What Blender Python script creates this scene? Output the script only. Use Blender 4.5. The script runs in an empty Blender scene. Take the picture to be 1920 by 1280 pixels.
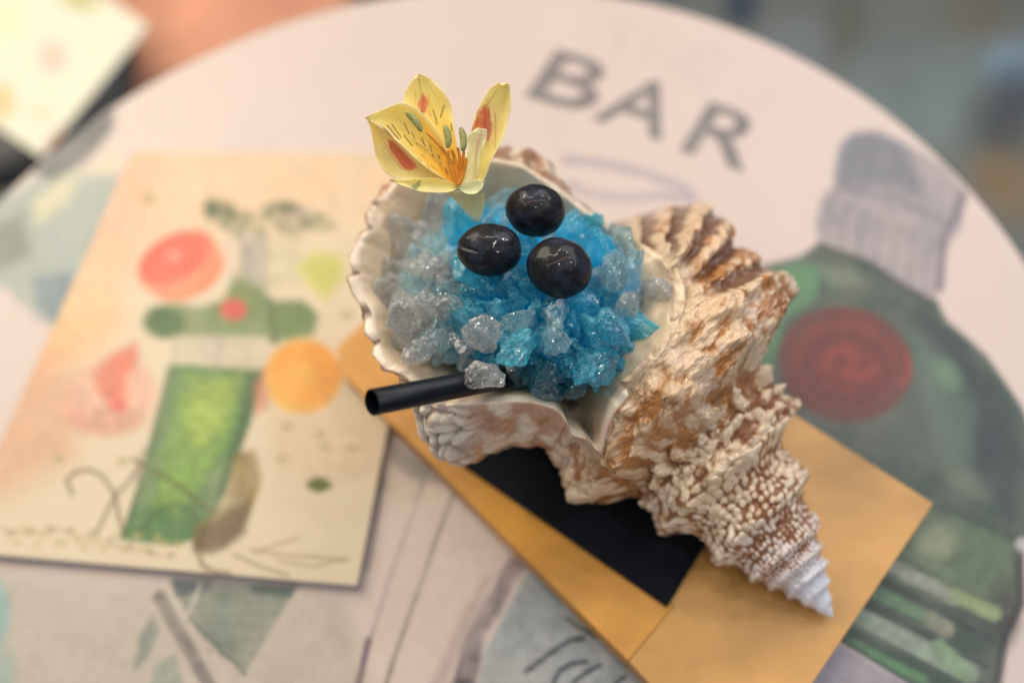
import bpy, math, random
import numpy as np
from mathutils import Vector, Matrix
from mathutils.bvhtree import BVHTree

random.seed(7)
rng = np.random.default_rng(7)
scene = bpy.context.scene
COL = scene.collection

# ------------------------------------------------------------------ camera
CAM_H = 0.42
PITCH = math.radians(59.0)
ROLL = math.radians(-9.0)
FPX = 1700.0
cam_data = bpy.data.cameras.new("camera")
cam = bpy.data.objects.new("camera", cam_data)
COL.objects.link(cam)
FWD = np.array([0, math.cos(PITCH), -math.sin(PITCH)])
UP0 = np.array([0, math.sin(PITCH), math.cos(PITCH)])
RX = np.array([1.0, 0, 0])
CX = math.cos(ROLL) * RX + math.sin(ROLL) * UP0
CY = -math.sin(ROLL) * RX + math.cos(ROLL) * UP0
CPOS = np.array([0, 0, CAM_H])
M = Matrix.Identity(4)
for i in range(3):
    M[i][0] = CX[i]; M[i][1] = CY[i]; M[i][2] = -FWD[i]; M[i][3] = CPOS[i]
cam.matrix_world = M
cam_data.sensor_width = 36.0
cam_data.lens = FPX / 1920 * 36
cam_data.clip_start = 0.01
cam_data.clip_end = 50
cam_data.dof.use_dof = True
cam_data.dof.focus_distance = 0.341
cam_data.dof.aperture_fstop = 2.3
scene.camera = cam

# ------------------------------------------------------------------ light and exposure
world = bpy.data.worlds.new("World")
scene.world = world
world.use_nodes = True
world.node_tree.nodes["Background"].inputs[0].default_value = (0.90, 0.93, 1.0, 1)
world.node_tree.nodes["Background"].inputs[1].default_value = 0.20
scene.view_settings.view_transform = 'Standard'
scene.view_settings.look = 'None'
scene.view_settings.exposure = -0.08
scene.view_settings.gamma = 1.0
cy = scene.cycles
cy.max_bounces = 18
cy.transmission_bounces = 16
cy.glossy_bounces = 5
cy.diffuse_bounces = 3
cy.transparent_max_bounces = 24
cy.caustics_reflective = True
cy.caustics_refractive = True
cy.blur_glossy = 1.0
cy.sample_clamp_indirect = 2.0
cy.use_denoising = True


def area_lamp(name, loc, target, size, watts, color):
    d = bpy.data.lights.new(name, 'AREA')
    d.shape = 'DISK'; d.size = size; d.energy = watts; d.color = color
    o = bpy.data.objects.new(name, d)
    o.location = loc
    o.rotation_euler = (Vector(target) - Vector(loc)).to_track_quat('-Z', 'Y').to_euler()
    COL.objects.link(o)
    return o


TGT = (0.0, 0.25, 0.05)
area_lamp('warm_ceiling_lamp', (-0.72, 1.02, 0.80), (-0.12, 0.3, 0), 1.0, 13.0, (1.0, 0.90, 0.73))
area_lamp('cool_window_lamp', (0.85, 1.0, 0.95), TGT, 1.2, 8.0, (0.92, 0.94, 1.0))
# strings of small warm bulbs, more added for sparkle, plus added cool spots
for i in range(16):
    f = i / 15.0
    area_lamp('string_bulb', (-0.75 + 1.25 * f, 0.70 + 0.16 * math.sin(f * 9), 1.25 + 0.12 * math.cos(f * 11)), TGT, 0.022, 0.40, (1.0, 0.85, 0.62))
for i in range(7):
    f = i / 6.0
    area_lamp('string_bulb', (-0.85 + 0.12 * math.sin(f * 5), 0.55 - 0.9 * f, 1.15), TGT, 0.022, 0.30, (1.0, 0.86, 0.66))
for (x, y, z, e) in ((0.35, -0.10, 1.1, 1.3), (0.05, -0.25, 1.2, .8), (0.62, 0.25, 1.2, .8), (0.70, 0.02, 1.0, .8), (0.55, 0.55, 1.1, .7), (0.85, 0.40, 0.8, .7), (0.5, -0.45, 0.9, .7), (-0.2, -0.5, 1.0, .6)):
    area_lamp('sparkle_bulb', (x, y, z), TGT, 0.03, e * 1.1, (0.92, 0.95, 1.0))


# ------------------------------------------------------------------ projection helpers (pixel of the 1920x1280 photo -> point in the place)
def ray(px, py):
    px = np.asarray(px, float); py = np.asarray(py, float)
    x = (px - 960) / FPX; y = -(py - 640) / FPX
    return FWD + x[..., None] * CX + y[..., None] * CY


def at_z(px, py, z):
    d = ray(px, py)
    t = (np.asarray(z, float) - CAM_H) / d[..., 2]
    return CPOS + d * t[..., None]


def at_d(px, py, dist):
    d = ray(px, py)
    return CPOS + d * np.asarray(dist, float)[..., None]


def to_px(P):
    q = P - CPOS
    f = q @ FWD
    return np.stack([960 + FPX * (q @ CX) / f, 640 - FPX * (q @ CY) / f], -1)


# ------------------------------------------------------------------ small numeric tools
def sstep(a, b, x):
    t = np.clip((x - a) / (b - a), 0, 1)
    return t * t * (3 - 2 * t)


def hash3(i, j, k, seed=0):
    n = (i.astype(np.int64) * 374761393 + j.astype(np.int64) * 668265263 + k.astype(np.int64) * 2147483647 + seed * 144665) & 0xffffffff
    n = ((n ^ (n >> 13)) * 1274126177) & 0xffffffff
    n = ((n ^ (n >> 16)) * 2246822519) & 0xffffffff
    return ((n ^ (n >> 15)) & 0xffffff) / float(0xffffff)


def vnoise(P, seed=0):
    I = np.floor(P).astype(np.int64); F = P - I
    F = F * F * (3 - 2 * F)
    out = 0
    for a in (0, 1):
        for b in (0, 1):
            for c in (0, 1):
                w = (F[..., 0] if a else 1 - F[..., 0]) * (F[..., 1] if b else 1 - F[..., 1]) * (F[..., 2] if c else 1 - F[..., 2])
                out = out + w * hash3(I[..., 0] + a, I[..., 1] + b, I[..., 2] + c, seed)
    return out


def fbm(P, oct=4, seed=0):
    s = 0; a = 0.5; tot = 0
    for o in range(oct):
        s = s + a * vnoise(P * (2 ** o), seed + o * 17); tot += a; a *= 0.5
    return s / tot


def lin(c):
    c = np.asarray(c, float) / 255
    return np.where(c <= 0.04045, c / 12.92, ((c + 0.055) / 1.055) ** 2.4)


def in_poly(x, y, poly):
    poly = np.asarray(poly, float)
    res = np.zeros(x.shape, bool)
    j = len(poly) - 1
    for i in range(len(poly)):
        xi, yi = poly[i]; xj, yj = poly[j]
        if yi != yj:
            c = ((yi > y) != (yj > y)) & (x < (xj - xi) * (y - yi) / (yj - yi) + xi)
            res ^= c
        j = i
    return res


def seg_dist(x, y, pts, closed=False):
    pts = np.asarray(pts, float)
    n = len(pts); best = np.full(x.shape, 1e9)
    for i in range(n if closed else n - 1):
        a = pts[i]; b = pts[(i + 1) % n]
        d = b - a; L = max(d @ d, 1e-9)
        t = np.clip(((x - a[0]) * d[0] + (y - a[1]) * d[1]) / L, 0, 1)
        best = np.minimum(best, np.hypot(x - a[0] - t * d[0], y - a[1] - t * d[1]))
    return best


class Print:
    """flat print: colours laid into the vertex colours of a flat sheet (u,v = reference coordinates of the artwork)"""
    def __init__(s, u, v, base):
        s.u = u; s.v = v; s.c = np.tile(lin(base), (len(u), 1))
        s.n = fbm(np.stack([u / 60, v / 60, u * 0], -1), 4, 3)
        s.n2 = fbm(np.stack([u / 14, v / 14, u * 0], -1), 3, 9)

    def _mix(s, idx, w, col, var=0.12):
        col = lin(col)
        w = w * (1 - var * 1.2 * (s.n[idx] * 2 - 0.6).clip(0, 1))
        k = 1 + var * 2 * (s.n2[idx] - 0.5)
        s.c[idx] = s.c[idx] * (1 - w[:, None]) + (col * k[:, None]) * w[:, None]

    def _box(s, pts, m):
        p = np.asarray(pts, float)
        return np.nonzero((s.u > p[:, 0].min() - m) & (s.u < p[:, 0].max() + m) & (s.v > p[:, 1].min() - m) & (s.v < p[:, 1].max() + m))[0]

    def poly(s, pts, col, a=1.0, soft=4, var=0.15, wob=0):
        i = s._box(pts, soft * 3 + 4)
        if len(i) == 0: return
        u, v = s.u[i], s.v[i]
        if wob: u = u + (s.n[i] - .5) * wob; v = v + (s.n2[i] - .5) * wob
        d = seg_dist(u, v, pts, True)
        d = np.where(in_poly(u, v, pts), d, -d)
        s._mix(i, a * sstep(-soft, soft, d), col, var)

    def line(s, pts, w, col, a=1.0, soft=3, var=0.15):
        i = s._box(pts, w + soft * 2 + 4)
        if len(i) == 0: return
        d = seg_dist(s.u[i], s.v[i], pts)
        s._mix(i, a * sstep(w / 2 + soft, w / 2 - soft, d), col, var)

    def ell(s, cx_, cy_, rx, ry, col, ang=0, a=1.0, soft=0.06, var=0.15):
        m = max(rx, ry) * 1.3 + 4
        i = np.nonzero((abs(s.u - cx_) < m) & (abs(s.v - cy_) < m))[0]
        if len(i) == 0: return
        c, q = math.cos(math.radians(ang)), math.sin(math.radians(ang))
        x = (s.u[i] - cx_); y = (s.v[i] - cy_)
        r = np.hypot((c * x + q * y) / rx, (-q * x + c * y) / ry)
        s._mix(i, a * sstep(1 + soft, 1 - soft, r), col, var)


# ------------------------------------------------------------------ object helpers
def mesh_obj(name, V, F, mat, parent=None, colors=None, smooth=True, kind=None):
    me = bpy.data.meshes.new(name)
    V = np.asarray(V, np.float32); F = np.asarray(F)
    if F.ndim == 2:
        me.vertices.add(len(V)); me.vertices.foreach_set('co', V.ravel())
        n, k = F.shape
        me.loops.add(n * k); me.loops.foreach_set('vertex_index', F.ravel().astype(np.int32))
        me.polygons.add(n)
        me.polygons.foreach_set('loop_start', (np.arange(n) * k).astype(np.int32))
        me.polygons.foreach_set('loop_total', np.full(n, k, np.int32))
        me.update(calc_edges=True)
    else:
        me.from_pydata([tuple(v) for v in V.tolist()], [], [tuple(f) for f in F.tolist()]); me.update()
    me.validate()
    if colors is not None:
        a = me.color_attributes.new('pigment', 'FLOAT_COLOR', 'POINT')
        c4 = np.ones((len(V), 4), np.float32); c4[:, :3] = np.clip(colors, 0, 1)
        a.data.foreach_set('color', c4.ravel())
    me.polygons.foreach_set('use_smooth', np.full(len(me.polygons), smooth))
    me.materials.append(mat)
    o = bpy.data.objects.new(name, me); COL.objects.link(o)
    if parent: o.parent = parent
    if kind: o['kind'] = kind
    return o


def poly_mesh(name, verts, faces, mat, parent=None, smooth=False, bevel=0, kind=None):
    me = bpy.data.meshes.new(name)
    me.from_pydata([tuple(map(float, v)) for v in verts], [], faces); me.update()
    me.polygons.foreach_set('use_smooth', np.full(len(me.polygons), smooth))
    me.materials.append(mat)
    o = bpy.data.objects.new(name, me); COL.objects.link(o)
    if parent: o.parent = parent
    if bevel:
        b = o.modifiers.new('bevel', 'BEVEL'); b.width = bevel; b.segments = 3
    if kind: o['kind'] = kind
    return o


def thing(name, label, cat, loc=(0, 0, 0), group=None):
    o = bpy.data.objects.new(name, None); o.empty_display_size = 0.02
    COL.objects.link(o); o.location = loc
    tag(o, label, cat, group); return o


def tag(o, label, cat, group=None):
    o['label'] = label; o['category'] = cat
    if group: o['group'] = group
    return o


def adopt(child, parent):
    """parent keeping the child's place (geometry is built in world coordinates)"""
    child.parent = parent
    child.matrix_parent_inverse = Matrix.Translation(parent.location).inverted()
    return child


def grid_faces(nu, nv, wrap_v=False):
    """vertex (i,j) at i*nv+j"""
    i = np.arange(nu - 1)[:, None]; j = np.arange(nv if wrap_v else nv - 1)[None, :]
    j2 = (j + 1) % nv
    return np.stack([i * nv + j, i * nv + j2, (i + 1) * nv + j2, (i + 1) * nv + j], -1).reshape(-1, 4)


# ------------------------------------------------------------------ materials
def new_mat(name):
    m = bpy.data.materials.new(name); m.use_nodes = True
    return m, m.node_tree, m.node_tree.nodes["Principled BSDF"]


def pigment_mat(name, rough=0.4, coat=0.0, bump=0.0, bscale=400, sss=0.0, gain=1.0, spec=0.5, noise_var=0.0, coat_rough=0.05):
    m, nt, b = new_mat(name)
    at = nt.nodes.new('ShaderNodeAttribute'); at.attribute_name = 'pigment'
    tc = nt.nodes.new('ShaderNodeTexCoord')
    ns = nt.nodes.new('ShaderNodeTexNoise'); ns.inputs['Scale'].default_value = bscale; ns.inputs['Detail'].default_value = 6
    nt.links.new(tc.outputs['Object'], ns.inputs['Vector'])
    mr = nt.nodes.new('ShaderNodeMapRange'); mr.inputs[1].default_value = 0.3; mr.inputs[2].default_value = 0.7
    mr.inputs[3].default_value = gain * (1 - noise_var); mr.inputs[4].default_value = gain * (1 + noise_var)
    nt.links.new(ns.outputs[0], mr.inputs[0])
    vm = nt.nodes.new('ShaderNodeVectorMath'); vm.operation = 'SCALE'
    nt.links.new(at.outputs['Color'], vm.inputs[0]); nt.links.new(mr.outputs[0], vm.inputs['Scale'])
    nt.links.new(vm.outputs[0], b.inputs['Base Color'])
    b.inputs['Roughness'].default_value = rough
    b.inputs['Specular IOR Level'].default_value = spec
    b.inputs['Coat Weight'].default_value = coat; b.inputs['Coat Roughness'].default_value = coat_rough
    if sss:
        b.inputs['Subsurface Weight'].default_value = sss
        b.inputs['Subsurface Radius'].default_value = (1.0, 0.6, 0.35)
        b.inputs['Subsurface Scale'].default_value = 0.004
    if bump:
        bp = nt.nodes.new('ShaderNodeBump'); bp.inputs['Strength'].default_value = 1; bp.inputs['Distance'].default_value = bump
        nt.links.new(ns.outputs[0], bp.inputs['Height']); nt.links.new(bp.outputs[0], b.inputs['Normal'])
    return m


def plain_mat(name, col, rough=0.5, nscale=60, var=0.15, bump=0.0, spec=0.5, stretch=(1, 1, 1), rot=0):
    m, nt, b = new_mat(name)
    tc = nt.nodes.new('ShaderNodeTexCoord'); mp = nt.nodes.new('ShaderNodeMapping')
    mp.inputs['Scale'].default_value = stretch; mp.inputs['Rotation'].default_value = (0, 0, rot)
    nt.links.new(tc.outputs['Object'], mp.inputs[0])
    ns = nt.nodes.new('ShaderNodeTexNoise'); ns.inputs['Scale'].default_value = nscale; ns.inputs['Detail'].default_value = 7
    nt.links.new(mp.outputs[0], ns.inputs['Vector'])
    cr = nt.nodes.new('ShaderNodeValToRGB')
    c = np.array(col)
    cr.color_ramp.elements[0].position = 0.3; cr.color_ramp.elements[1].position = 0.7
    cr.color_ramp.elements[0].color = (*np.clip(c * (1 - var), 0, 1), 1)
    cr.color_ramp.elements[1].color = (*np.clip(c * (1 + var), 0, 1), 1)
    nt.links.new(ns.outputs[0], cr.inputs[0]); nt.links.new(cr.outputs[0], b.inputs['Base Color'])
    b.inputs['Roughness'].default_value = rough; b.inputs['Specular IOR Level'].default_value = spec
    if bump:
        bp = nt.nodes.new('ShaderNodeBump'); bp.inputs['Distance'].default_value = bump; bp.inputs['Strength'].default_value = 1
        nt.links.new(ns.outputs[0], bp.inputs['Height']); nt.links.new(bp.outputs[0], b.inputs['Normal'])
    return m


MAT_TABLE = pigment_mat('table_print', rough=0.42, spec=0.35)
MAT_CARD = pigment_mat('card_print', rough=0.45, spec=0.3)
MAT_FLOOR = pigment_mat('floor_pattern', rough=0.7, spec=0.2)
MAT_EDGE = plain_mat('table_edge', (0.16, 0.15, 0.15), 0.5)
MAT_METAL = plain_mat('dark_metal', (0.05, 0.05, 0.055), 0.4)
MAT_WOOD = plain_mat('bamboo_light', (0.57, 0.295, 0.080), 0.42, 15, 0.30, 0.0, stretch=(1, 1.6, 1), rot=math.radians(-40))
MAT_WOOD2 = plain_mat('bamboo_orange', (0.62, 0.285, 0.045), 0.42, 15, 0.30, 0.0, stretch=(1, 1.6, 1), rot=math.radians(-40))
MAT_SLATE = plain_mat('black_coaster', (0.007, 0.008, 0.013), 0.8, 300, 0.25, 0.0002, spec=.15)
MAT_INK = plain_mat('letter_ink', (0.19, 0.17, 0.165), 0.5, 80, 0.2)
MAT_PAPER = plain_mat('card_edge', (0.35, 0.34, 0.36), 0.6)
MAT_TERRA = plain_mat('terracotta_cushion', (0.60, 0.27, 0.17), 0.8, 12, 0.2)
MAT_SEAT = plain_mat('dark_grey_seat', (0.055, 0.055, 0.055), 0.6, 12, 0.3)

# ------------------------------------------------------------------ the floor
FLOOR_Z = -0.72
xs = np.linspace(-3, 3, 240); ys = np.linspace(-2, 5, 280)
GX, GY = np.meshgrid(xs, ys, indexing='ij')
V = np.stack([GX.ravel(), GY.ravel(), np.full(GX.size, FLOOR_Z)], -1)
q = (V - CPOS) @ FWD
uv = to_px(np.where((q > 0.1)[:, None], V, CPOS + FWD))
pr = Print(uv[:, 0], uv[:, 1], (112, 116, 112))
pr.ell(1500, 90, 60, 50, (122, 128, 134), a=.8, soft=.5)
pr.ell(1590, 60, 40, 80, (100, 100, 92), a=.8, soft=.5)
pr.ell(1730, 180, 150, 90, (128, 142, 142), a=.8, soft=.5)
pr.ell(1660, 120, 70, 50, (120, 128, 128), a=.7, soft=.5)
pr.ell(1390, 10, 34, 40, (40, 56, 80), a=.95, soft=.4)
pr.ell(1905, 120, 60, 40, (130, 155, 175), a=.9, soft=.5)
pr.ell(1880, 225, 60, 70, (72, 74, 82), 30, a=.75, soft=.6)
pr.ell(1915, 160, 50, 40, (70, 78, 95), 30, a=.6, soft=.4)
pr.ell(1900, 350, 90, 60, (130, 112, 85), 30, a=.9, soft=.4)
pr.ell(1830, 20, 60, 50, (112, 108, 96), 30, a=.9, soft=.5)
pr.ell(1200, -60, 200, 60, (90, 95, 105), a=.8, soft=.5)
cc = pr.c * 1.45 * (0.75 + 0.5 * fbm(V * 7, 4, 5))[:, None]
o = mesh_obj('floor', V, grid_faces(240, 280), MAT_FLOOR, colors=cc, kind='structure')

# ------------------------------------------------------------------ the round table
R_T = CAM_H * 0.7697
C_T = np.array([-0.10125, 0.53634]) * CAM_H
table = thing('round_table', 'round cream bar table printed with a green bottle and the word BAR', 'table', (C_T[0], C_T[1], FLOOR_Z))
# sheet of concentric rings, fine enough for the print
NR, NA = 230, 900
rr = np.linspace(0.002, R_T, NR); aa = np.linspace(0, 2 * math.pi, NA, endpoint=False)
RR, AA = np.meshgrid(rr, aa, indexing='ij')
V = np.stack([C_T[0] + RR * np.cos(AA), C_T[1] + RR * np.sin(AA), np.zeros_like(RR)], -1).reshape(-1, 3)
uv = to_px(V)
u, v = uv[:, 0], uv[:, 1]
p = Print(u, v, (214, 196, 187))
# warm cream of the left, and faint watercolour
p.poly([(-60, 380), (20, 360), (120, 300), (170, 320), (235, 330), (215, 440), (160, 540), (105, 610), (50, 570), (-60, 520)], (150, 165, 155), a=.85, soft=16, wob=40)
p.poly([(150, 330), (230, 320), (220, 290), (120, 330), (60, 380), (70, 420), (130, 380)], (214, 205, 170), a=.8, soft=12)
p.poly([(60, 325), (130, 250), (215, 205), (212, 245), (165, 300), (100, 338)], (98, 100, 98), soft=8)
p.poly([(-60, 440), (40, 400), (60, 470), (20, 500), (-60, 520)], (118, 122, 112), a=.8, soft=14)
p.poly([(60, 520), (130, 510), (150, 560), (105, 610), (70, 585)], (105, 125, 138), a=.8, soft=12)
p.line([(95, 440), (120, 480), (150, 520)], 14, (150, 165, 170), a=.5, soft=6)
p.line([(430, 270), (470, 225), (500, 190)], 14, (196, 190, 190), a=.5, soft=8)
# bottom left
p.poly([(-60, 1060), (30, 1080), (420, 1110), (640, 1120), (700, 1290), (600, 1400), (-60, 1400)], (176, 168, 150), a=.75, soft=30)  # darker near side: falloff of the light put into the print
p.ell(-5, 1150, 24, 60, (140, 175, 168), a=.9, soft=.4)
p.ell(-10, 1260, 40, 50, (140, 175, 168), a=.6, soft=.5)
p.poly([(320, 1085), (555, 1100), (460, 1262), (425, 1235), (355, 1165)], (122, 130, 116), soft=5, var=.35)
p.poly([(350, 1160), (450, 1110), (540, 1115), (520, 1160), (420, 1200)], (140, 146, 134), a=.6, soft=8)
for k in range(6):
    p.line([(350 + k * 6, 1140 + k * 14), (545 - k * 16, 1120 + k * 27)], 3, (92, 104, 96), a=.5, soft=2)
p.poly([(320, 1085), (400, 1088), (380, 1110), (330, 1120)], (86, 96, 104), soft=6)
p.poly([(470, 1095), (555, 1100), (548, 1120), (470, 1112)], (84, 104, 100), soft=5)
p.line([(300, 1120), (345, 1200), (395, 1290)], 26, (92, 88, 90), soft=5, var=.4)
p.line([(318, 1110), (345, 1160), (352, 1150), (376, 1095)], 6, (205, 195, 180), a=.8, soft=3)
p.line([(355, 1160), (460, 1265)], 4, (70, 76, 76), a=.8, soft=3)
p.poly([(285, 1150), (262, 1190), (250, 1260), (275, 1235), (300, 1180)], (140, 142, 132), soft=6)
p.poly([(290, 1245), (330, 1225), (345, 1290), (280, 1290)], (150, 156, 142), soft=6)
# flowing lines between card and board, a dark line by the card, a grey patch
p.poly([(720, 820), (800, 870), (870, 960), (930, 1050), (880, 1150), (790, 1290), (690, 1290), (735, 1050)], (205, 188, 170), a=.5, soft=20)
p.line([(800, 880), (775, 960), (735, 1070), (700, 1180), (665, 1290)], 8, (128, 108, 122), a=.8, soft=6, var=.5)
p.line([(690, 1200), (672, 1290)], 12, (106, 74, 98), a=.8, soft=4)
p.line([(852, 920), (825, 990), (790, 1090), (740, 1230), (722, 1290)], 8, (112, 110, 92), a=.9, soft=5, var=.4)
p.line([(720, 850), (712, 930), (700, 1010), (688, 1070)], 5, (96, 94, 110), a=.8, soft=4)
p.poly([(725, 815), (800, 865), (830, 905), (770, 900), (735, 865)], (128, 124, 120), a=.8, soft=12)
p.poly([(960, 1040), (990, 1055), (950, 1120), (910, 1200), (890, 1290), (840, 1290), (870, 1200), (920, 1110)], (82, 72, 84), soft=9, var=.5, wob=18)
p.poly([(900, 1090), (930, 1070), (880, 1170), (835, 1290), (800, 1290)], (170, 150, 140), a=.7, soft=10)
p.poly([(995, 1060), (1060, 1110), (1240, 1290), (1300, 1400), (880, 1400), (905, 1230), (950, 1140)], (150, 156, 158), soft=7, var=.25, wob=10)
# script lettering in the label: T a n ...
NAVY = (44, 54, 70)
p.line([(1062, 1158), (1085, 1176), (1122, 1194)], 7, (66, 70, 58), soft=4)
p.line([(986, 1259), (1005, 1244), (1025, 1229), (1050, 1211), (1072, 1199), (1094, 1195)], 10, NAVY, soft=3)
p.line([(1036, 1290), (1040, 1274), (1050, 1256), (1072, 1243), (1100, 1239)], 9, NAVY, soft=3)
p.line([(1066, 1292), (1080, 1274), (1100, 1259), (1124, 1247)], 9, NAVY, soft=3)
p.line([(1040, 1292), (1056, 1296)], 8, NAVY, soft=3)
p.line([(1150, 1290), (1164, 1271), (1172, 1268)], 8, NAVY, soft=3)
# faint swirls over the shell and the faded word THE
p.line([(1060, 300), (1120, 305), (1200, 322), (1280, 350), (1300, 372)], 14, (150, 142, 158), a=.75, soft=9)
p.line([(1065, 345), (1110, 365), (1180, 372), (1240, 366), (1290, 372)], 14, (160, 150, 164), a=.75, soft=9)
GH = (203, 187, 178)
for L in ([(1148, 42), (1200, 58)], [(1172, 52), (1150, 104)], [(1228, 64), (1208, 118)], [(1278, 80), (1258, 134)], [(1218, 92), (1268, 108)],
          [(1306, 90), (1286, 144)], [(1306, 90), (1350, 106)], [(1296, 116), (1336, 130)], [(1286, 144), (1330, 158)]):
    p.line(L, 9, GH, a=.8, soft=4)
# the big printed bottle: glass
p.poly([(1420, 500), (1500, 480), (1535, 455), (1640, 490), (1756, 560), (1775, 600), (1850, 665), (1915, 760), (1965, 880), (1975, 1000), (1912, 1015), (1915, 1130),
        (1885, 1200), (1868, 1290), (1730, 1295), (1560, 1195), (1400, 1100), (1380, 760)], (66, 82, 72), soft=5, var=.1)
p.poly([(1425, 520), (1490, 490), (1540, 500), (1530, 560), (1470, 600), (1440, 720), (1400, 700)], (96, 142, 100), a=.9, soft=10, var=.2)
p.poly([(1540, 500), (1600, 505), (1620, 530), (1560, 540)], (140, 152, 122), a=.5, soft=14)
p.poly([(1720, 580), (1800, 640), (1880, 740), (1920, 850), (1900, 980), (1830, 900), (1790, 760)], (52, 62, 66), a=.85, soft=25)
p.poly([(1700, 620), (1760, 660), (1830, 760), (1820, 900), (1760, 860), (1730, 760)], (98, 118, 106), a=.6, soft=22)
p.ell(1775, 700, 34, 22, (108, 140, 108), 45, a=.7, soft=.5)
p.ell(1700, 845, 40, 60, (84, 96, 92), a=.6, soft=.5)
p.poly([(1560, 930), (1750, 945), (1910, 1020), (1900, 1160), (1700, 1100), (1600, 1060)], (100, 116, 90), a=.85, soft=16, var=.3)
p.ell(1750, 1015, 40, 34, (150, 158, 126), a=.9, soft=.5)
p.ell(1810, 905, 50, 18, (110, 124, 104), 35, a=.6, soft=.5)
p.ell(1885, 1150, 30, 60, (72, 70, 66), a=.8, soft=.5)
p.line([(1700, 930), (1800, 965), (1910, 1010)], 12, (62, 78, 66), a=.8, soft=5)
for (a0, b0, w_, c_) in (((1690, 1030), (1790, 1080), 18, (112, 128, 104)), ((1680, 1065), (1790, 1120), 26, (158, 158, 146)), ((1790, 1115), (1865, 1150), 26, (146, 160, 118)),
                         ((1650, 1085), (1860, 1200), 10, (60, 66, 62)), ((1640, 1110), (1770, 1170), 24, (104, 136, 104)), ((1745, 1160), (1775, 1180), 30, (140, 140, 120)),
                         ((1625, 1130), (1850, 1250), 9, (66, 78, 70)), ((1610, 1155), (1820, 1262), 34, (146, 160, 142)), ((1760, 1215), (1812, 1262), 34, (132, 156, 124)),
                         ((1585, 1180), (1790, 1290), 9, (56, 78, 62)), ((1600, 1205), (1730, 1275), 18, (96, 136, 98)), ((1570, 1195), (1740, 1295), 8, (60, 80, 68))):
    p.line([a0, b0], w_, c_, soft=4, var=.3)
p.line([(1912, 1030), (1915, 1130), (1885, 1190), (1870, 1290)], 16, (56, 54, 54), soft=6)
p.ell(1916, 1020, 12, 14, (190, 184, 182), a=.9, soft=.3)
p.poly([(1520, 1190), (1570, 1205), (1740, 1302), (1740, 1400), (1400, 1400)], (156, 148, 158), soft=5)
# bottle cap
p.poly([(1578, 268), (1600, 250), (1645, 246), (1700, 272), (1770, 310), (1800, 345), (1812, 365), (1802, 430), (1772, 470), (1762, 545), (1745, 562), (1690, 530), (1620, 480), (1535, 452), (1528, 420), (1540, 370), (1562, 350), (1566, 310)],
       (160, 150, 152), soft=5, var=.2)
p.poly([(1578, 268), (1600, 250), (1645, 246), (1700, 272), (1740, 380), (1680, 350), (1575, 350), (1566, 320)], (122, 124, 132), a=.9, soft=10, var=.2)
for k in range(7):
    p.line([(1585 + k * 30, 268 + k * 11), (1572 + k * 31, 340 + k * 14)], 6, (140, 134, 140), a=.5, soft=5)
    p.line([(1560 + k * 31, 370 + k * 14), (1545 + k * 31, 440 + k * 17)], 7, (136, 128, 132), a=.6, soft=5)
p.line([(1575, 352), (1680, 372), (1770, 420)], 8, (120, 112, 120), a=.7, soft=5)
p.line([(1806, 365), (1790, 410), (1770, 440), (1762, 540)], 16, (118, 108, 118), a=.9, soft=6)
p.line([(1535, 458), (1620, 488), (1690, 535), (1745, 568)], 10, (70, 70, 64), soft=5)
# red wax seal
p.ell(1585, 683, 126, 108, (112, 60, 52), 12, soft=.05, var=.2)
p.ell(1585, 683, 100, 84, (124, 62, 54), 12, soft=.05, var=.2)
p.ell(1588, 690, 84, 68, (108, 58, 52), 12, soft=.05, var=.2)
p.ell(1590, 690, 66, 54, (122, 58, 52), 12, soft=.1, var=.2)
p.line([(1545, 690), (1560, 660), (1590, 655), (1600, 680), (1585, 700), (1620, 705), (1640, 690)], 14, (146, 66, 56), soft=7)
p.line([(1690, 720), (1706, 700), (1700, 660)], 8, (170, 70, 58), a=.7, soft=4)
p.c *= (1 + 0.05 * (fbm(V * 30, 3, 2) - 0.5))[:, None]
TABLE_GAIN = 0.84
top = mesh_obj('tabletop', V, np.vstack([grid_faces(NR, NA, True)]), MAT_TABLE, colors=p.c * TABLE_GAIN)
adopt(top, table)
# rim, underside, leg and foot
ring = np.array([(R_T, 0), (R_T + .003, -.002), (R_T + .004, -.008), (R_T + .004, -.022), (R_T, -.026), (0.03, -.027), (0.03, -.68), (0.20, -.70), (0.21, -.719), (0.0, -.7195)])


def lathe(name, prof, mat, parent, cxy=(0, 0), n=96, z0=0):
    a = np.linspace(0, 2 * math.pi, n, endpoint=False)
    Vv = np.stack([cxy[0] + prof[:, 0][:, None] * np.cos(a), cxy[1] + prof[:, 0][:, None] * np.sin(a), z0 + prof[:, 1][:, None] + 0 * a], -1).reshape(-1, 3)
    ob = mesh_obj(name, Vv, grid_faces(len(prof), n, True), mat)
    if parent: adopt(ob, parent)
    return ob


lathe('rim', ring[:6], MAT_EDGE, table, C_T, 200)
lathe('pedestal', ring[5:8], MAT_METAL, table, C_T, 48)
lathe('foot', ring[7:], MAT_METAL, table, C_T, 64)


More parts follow.
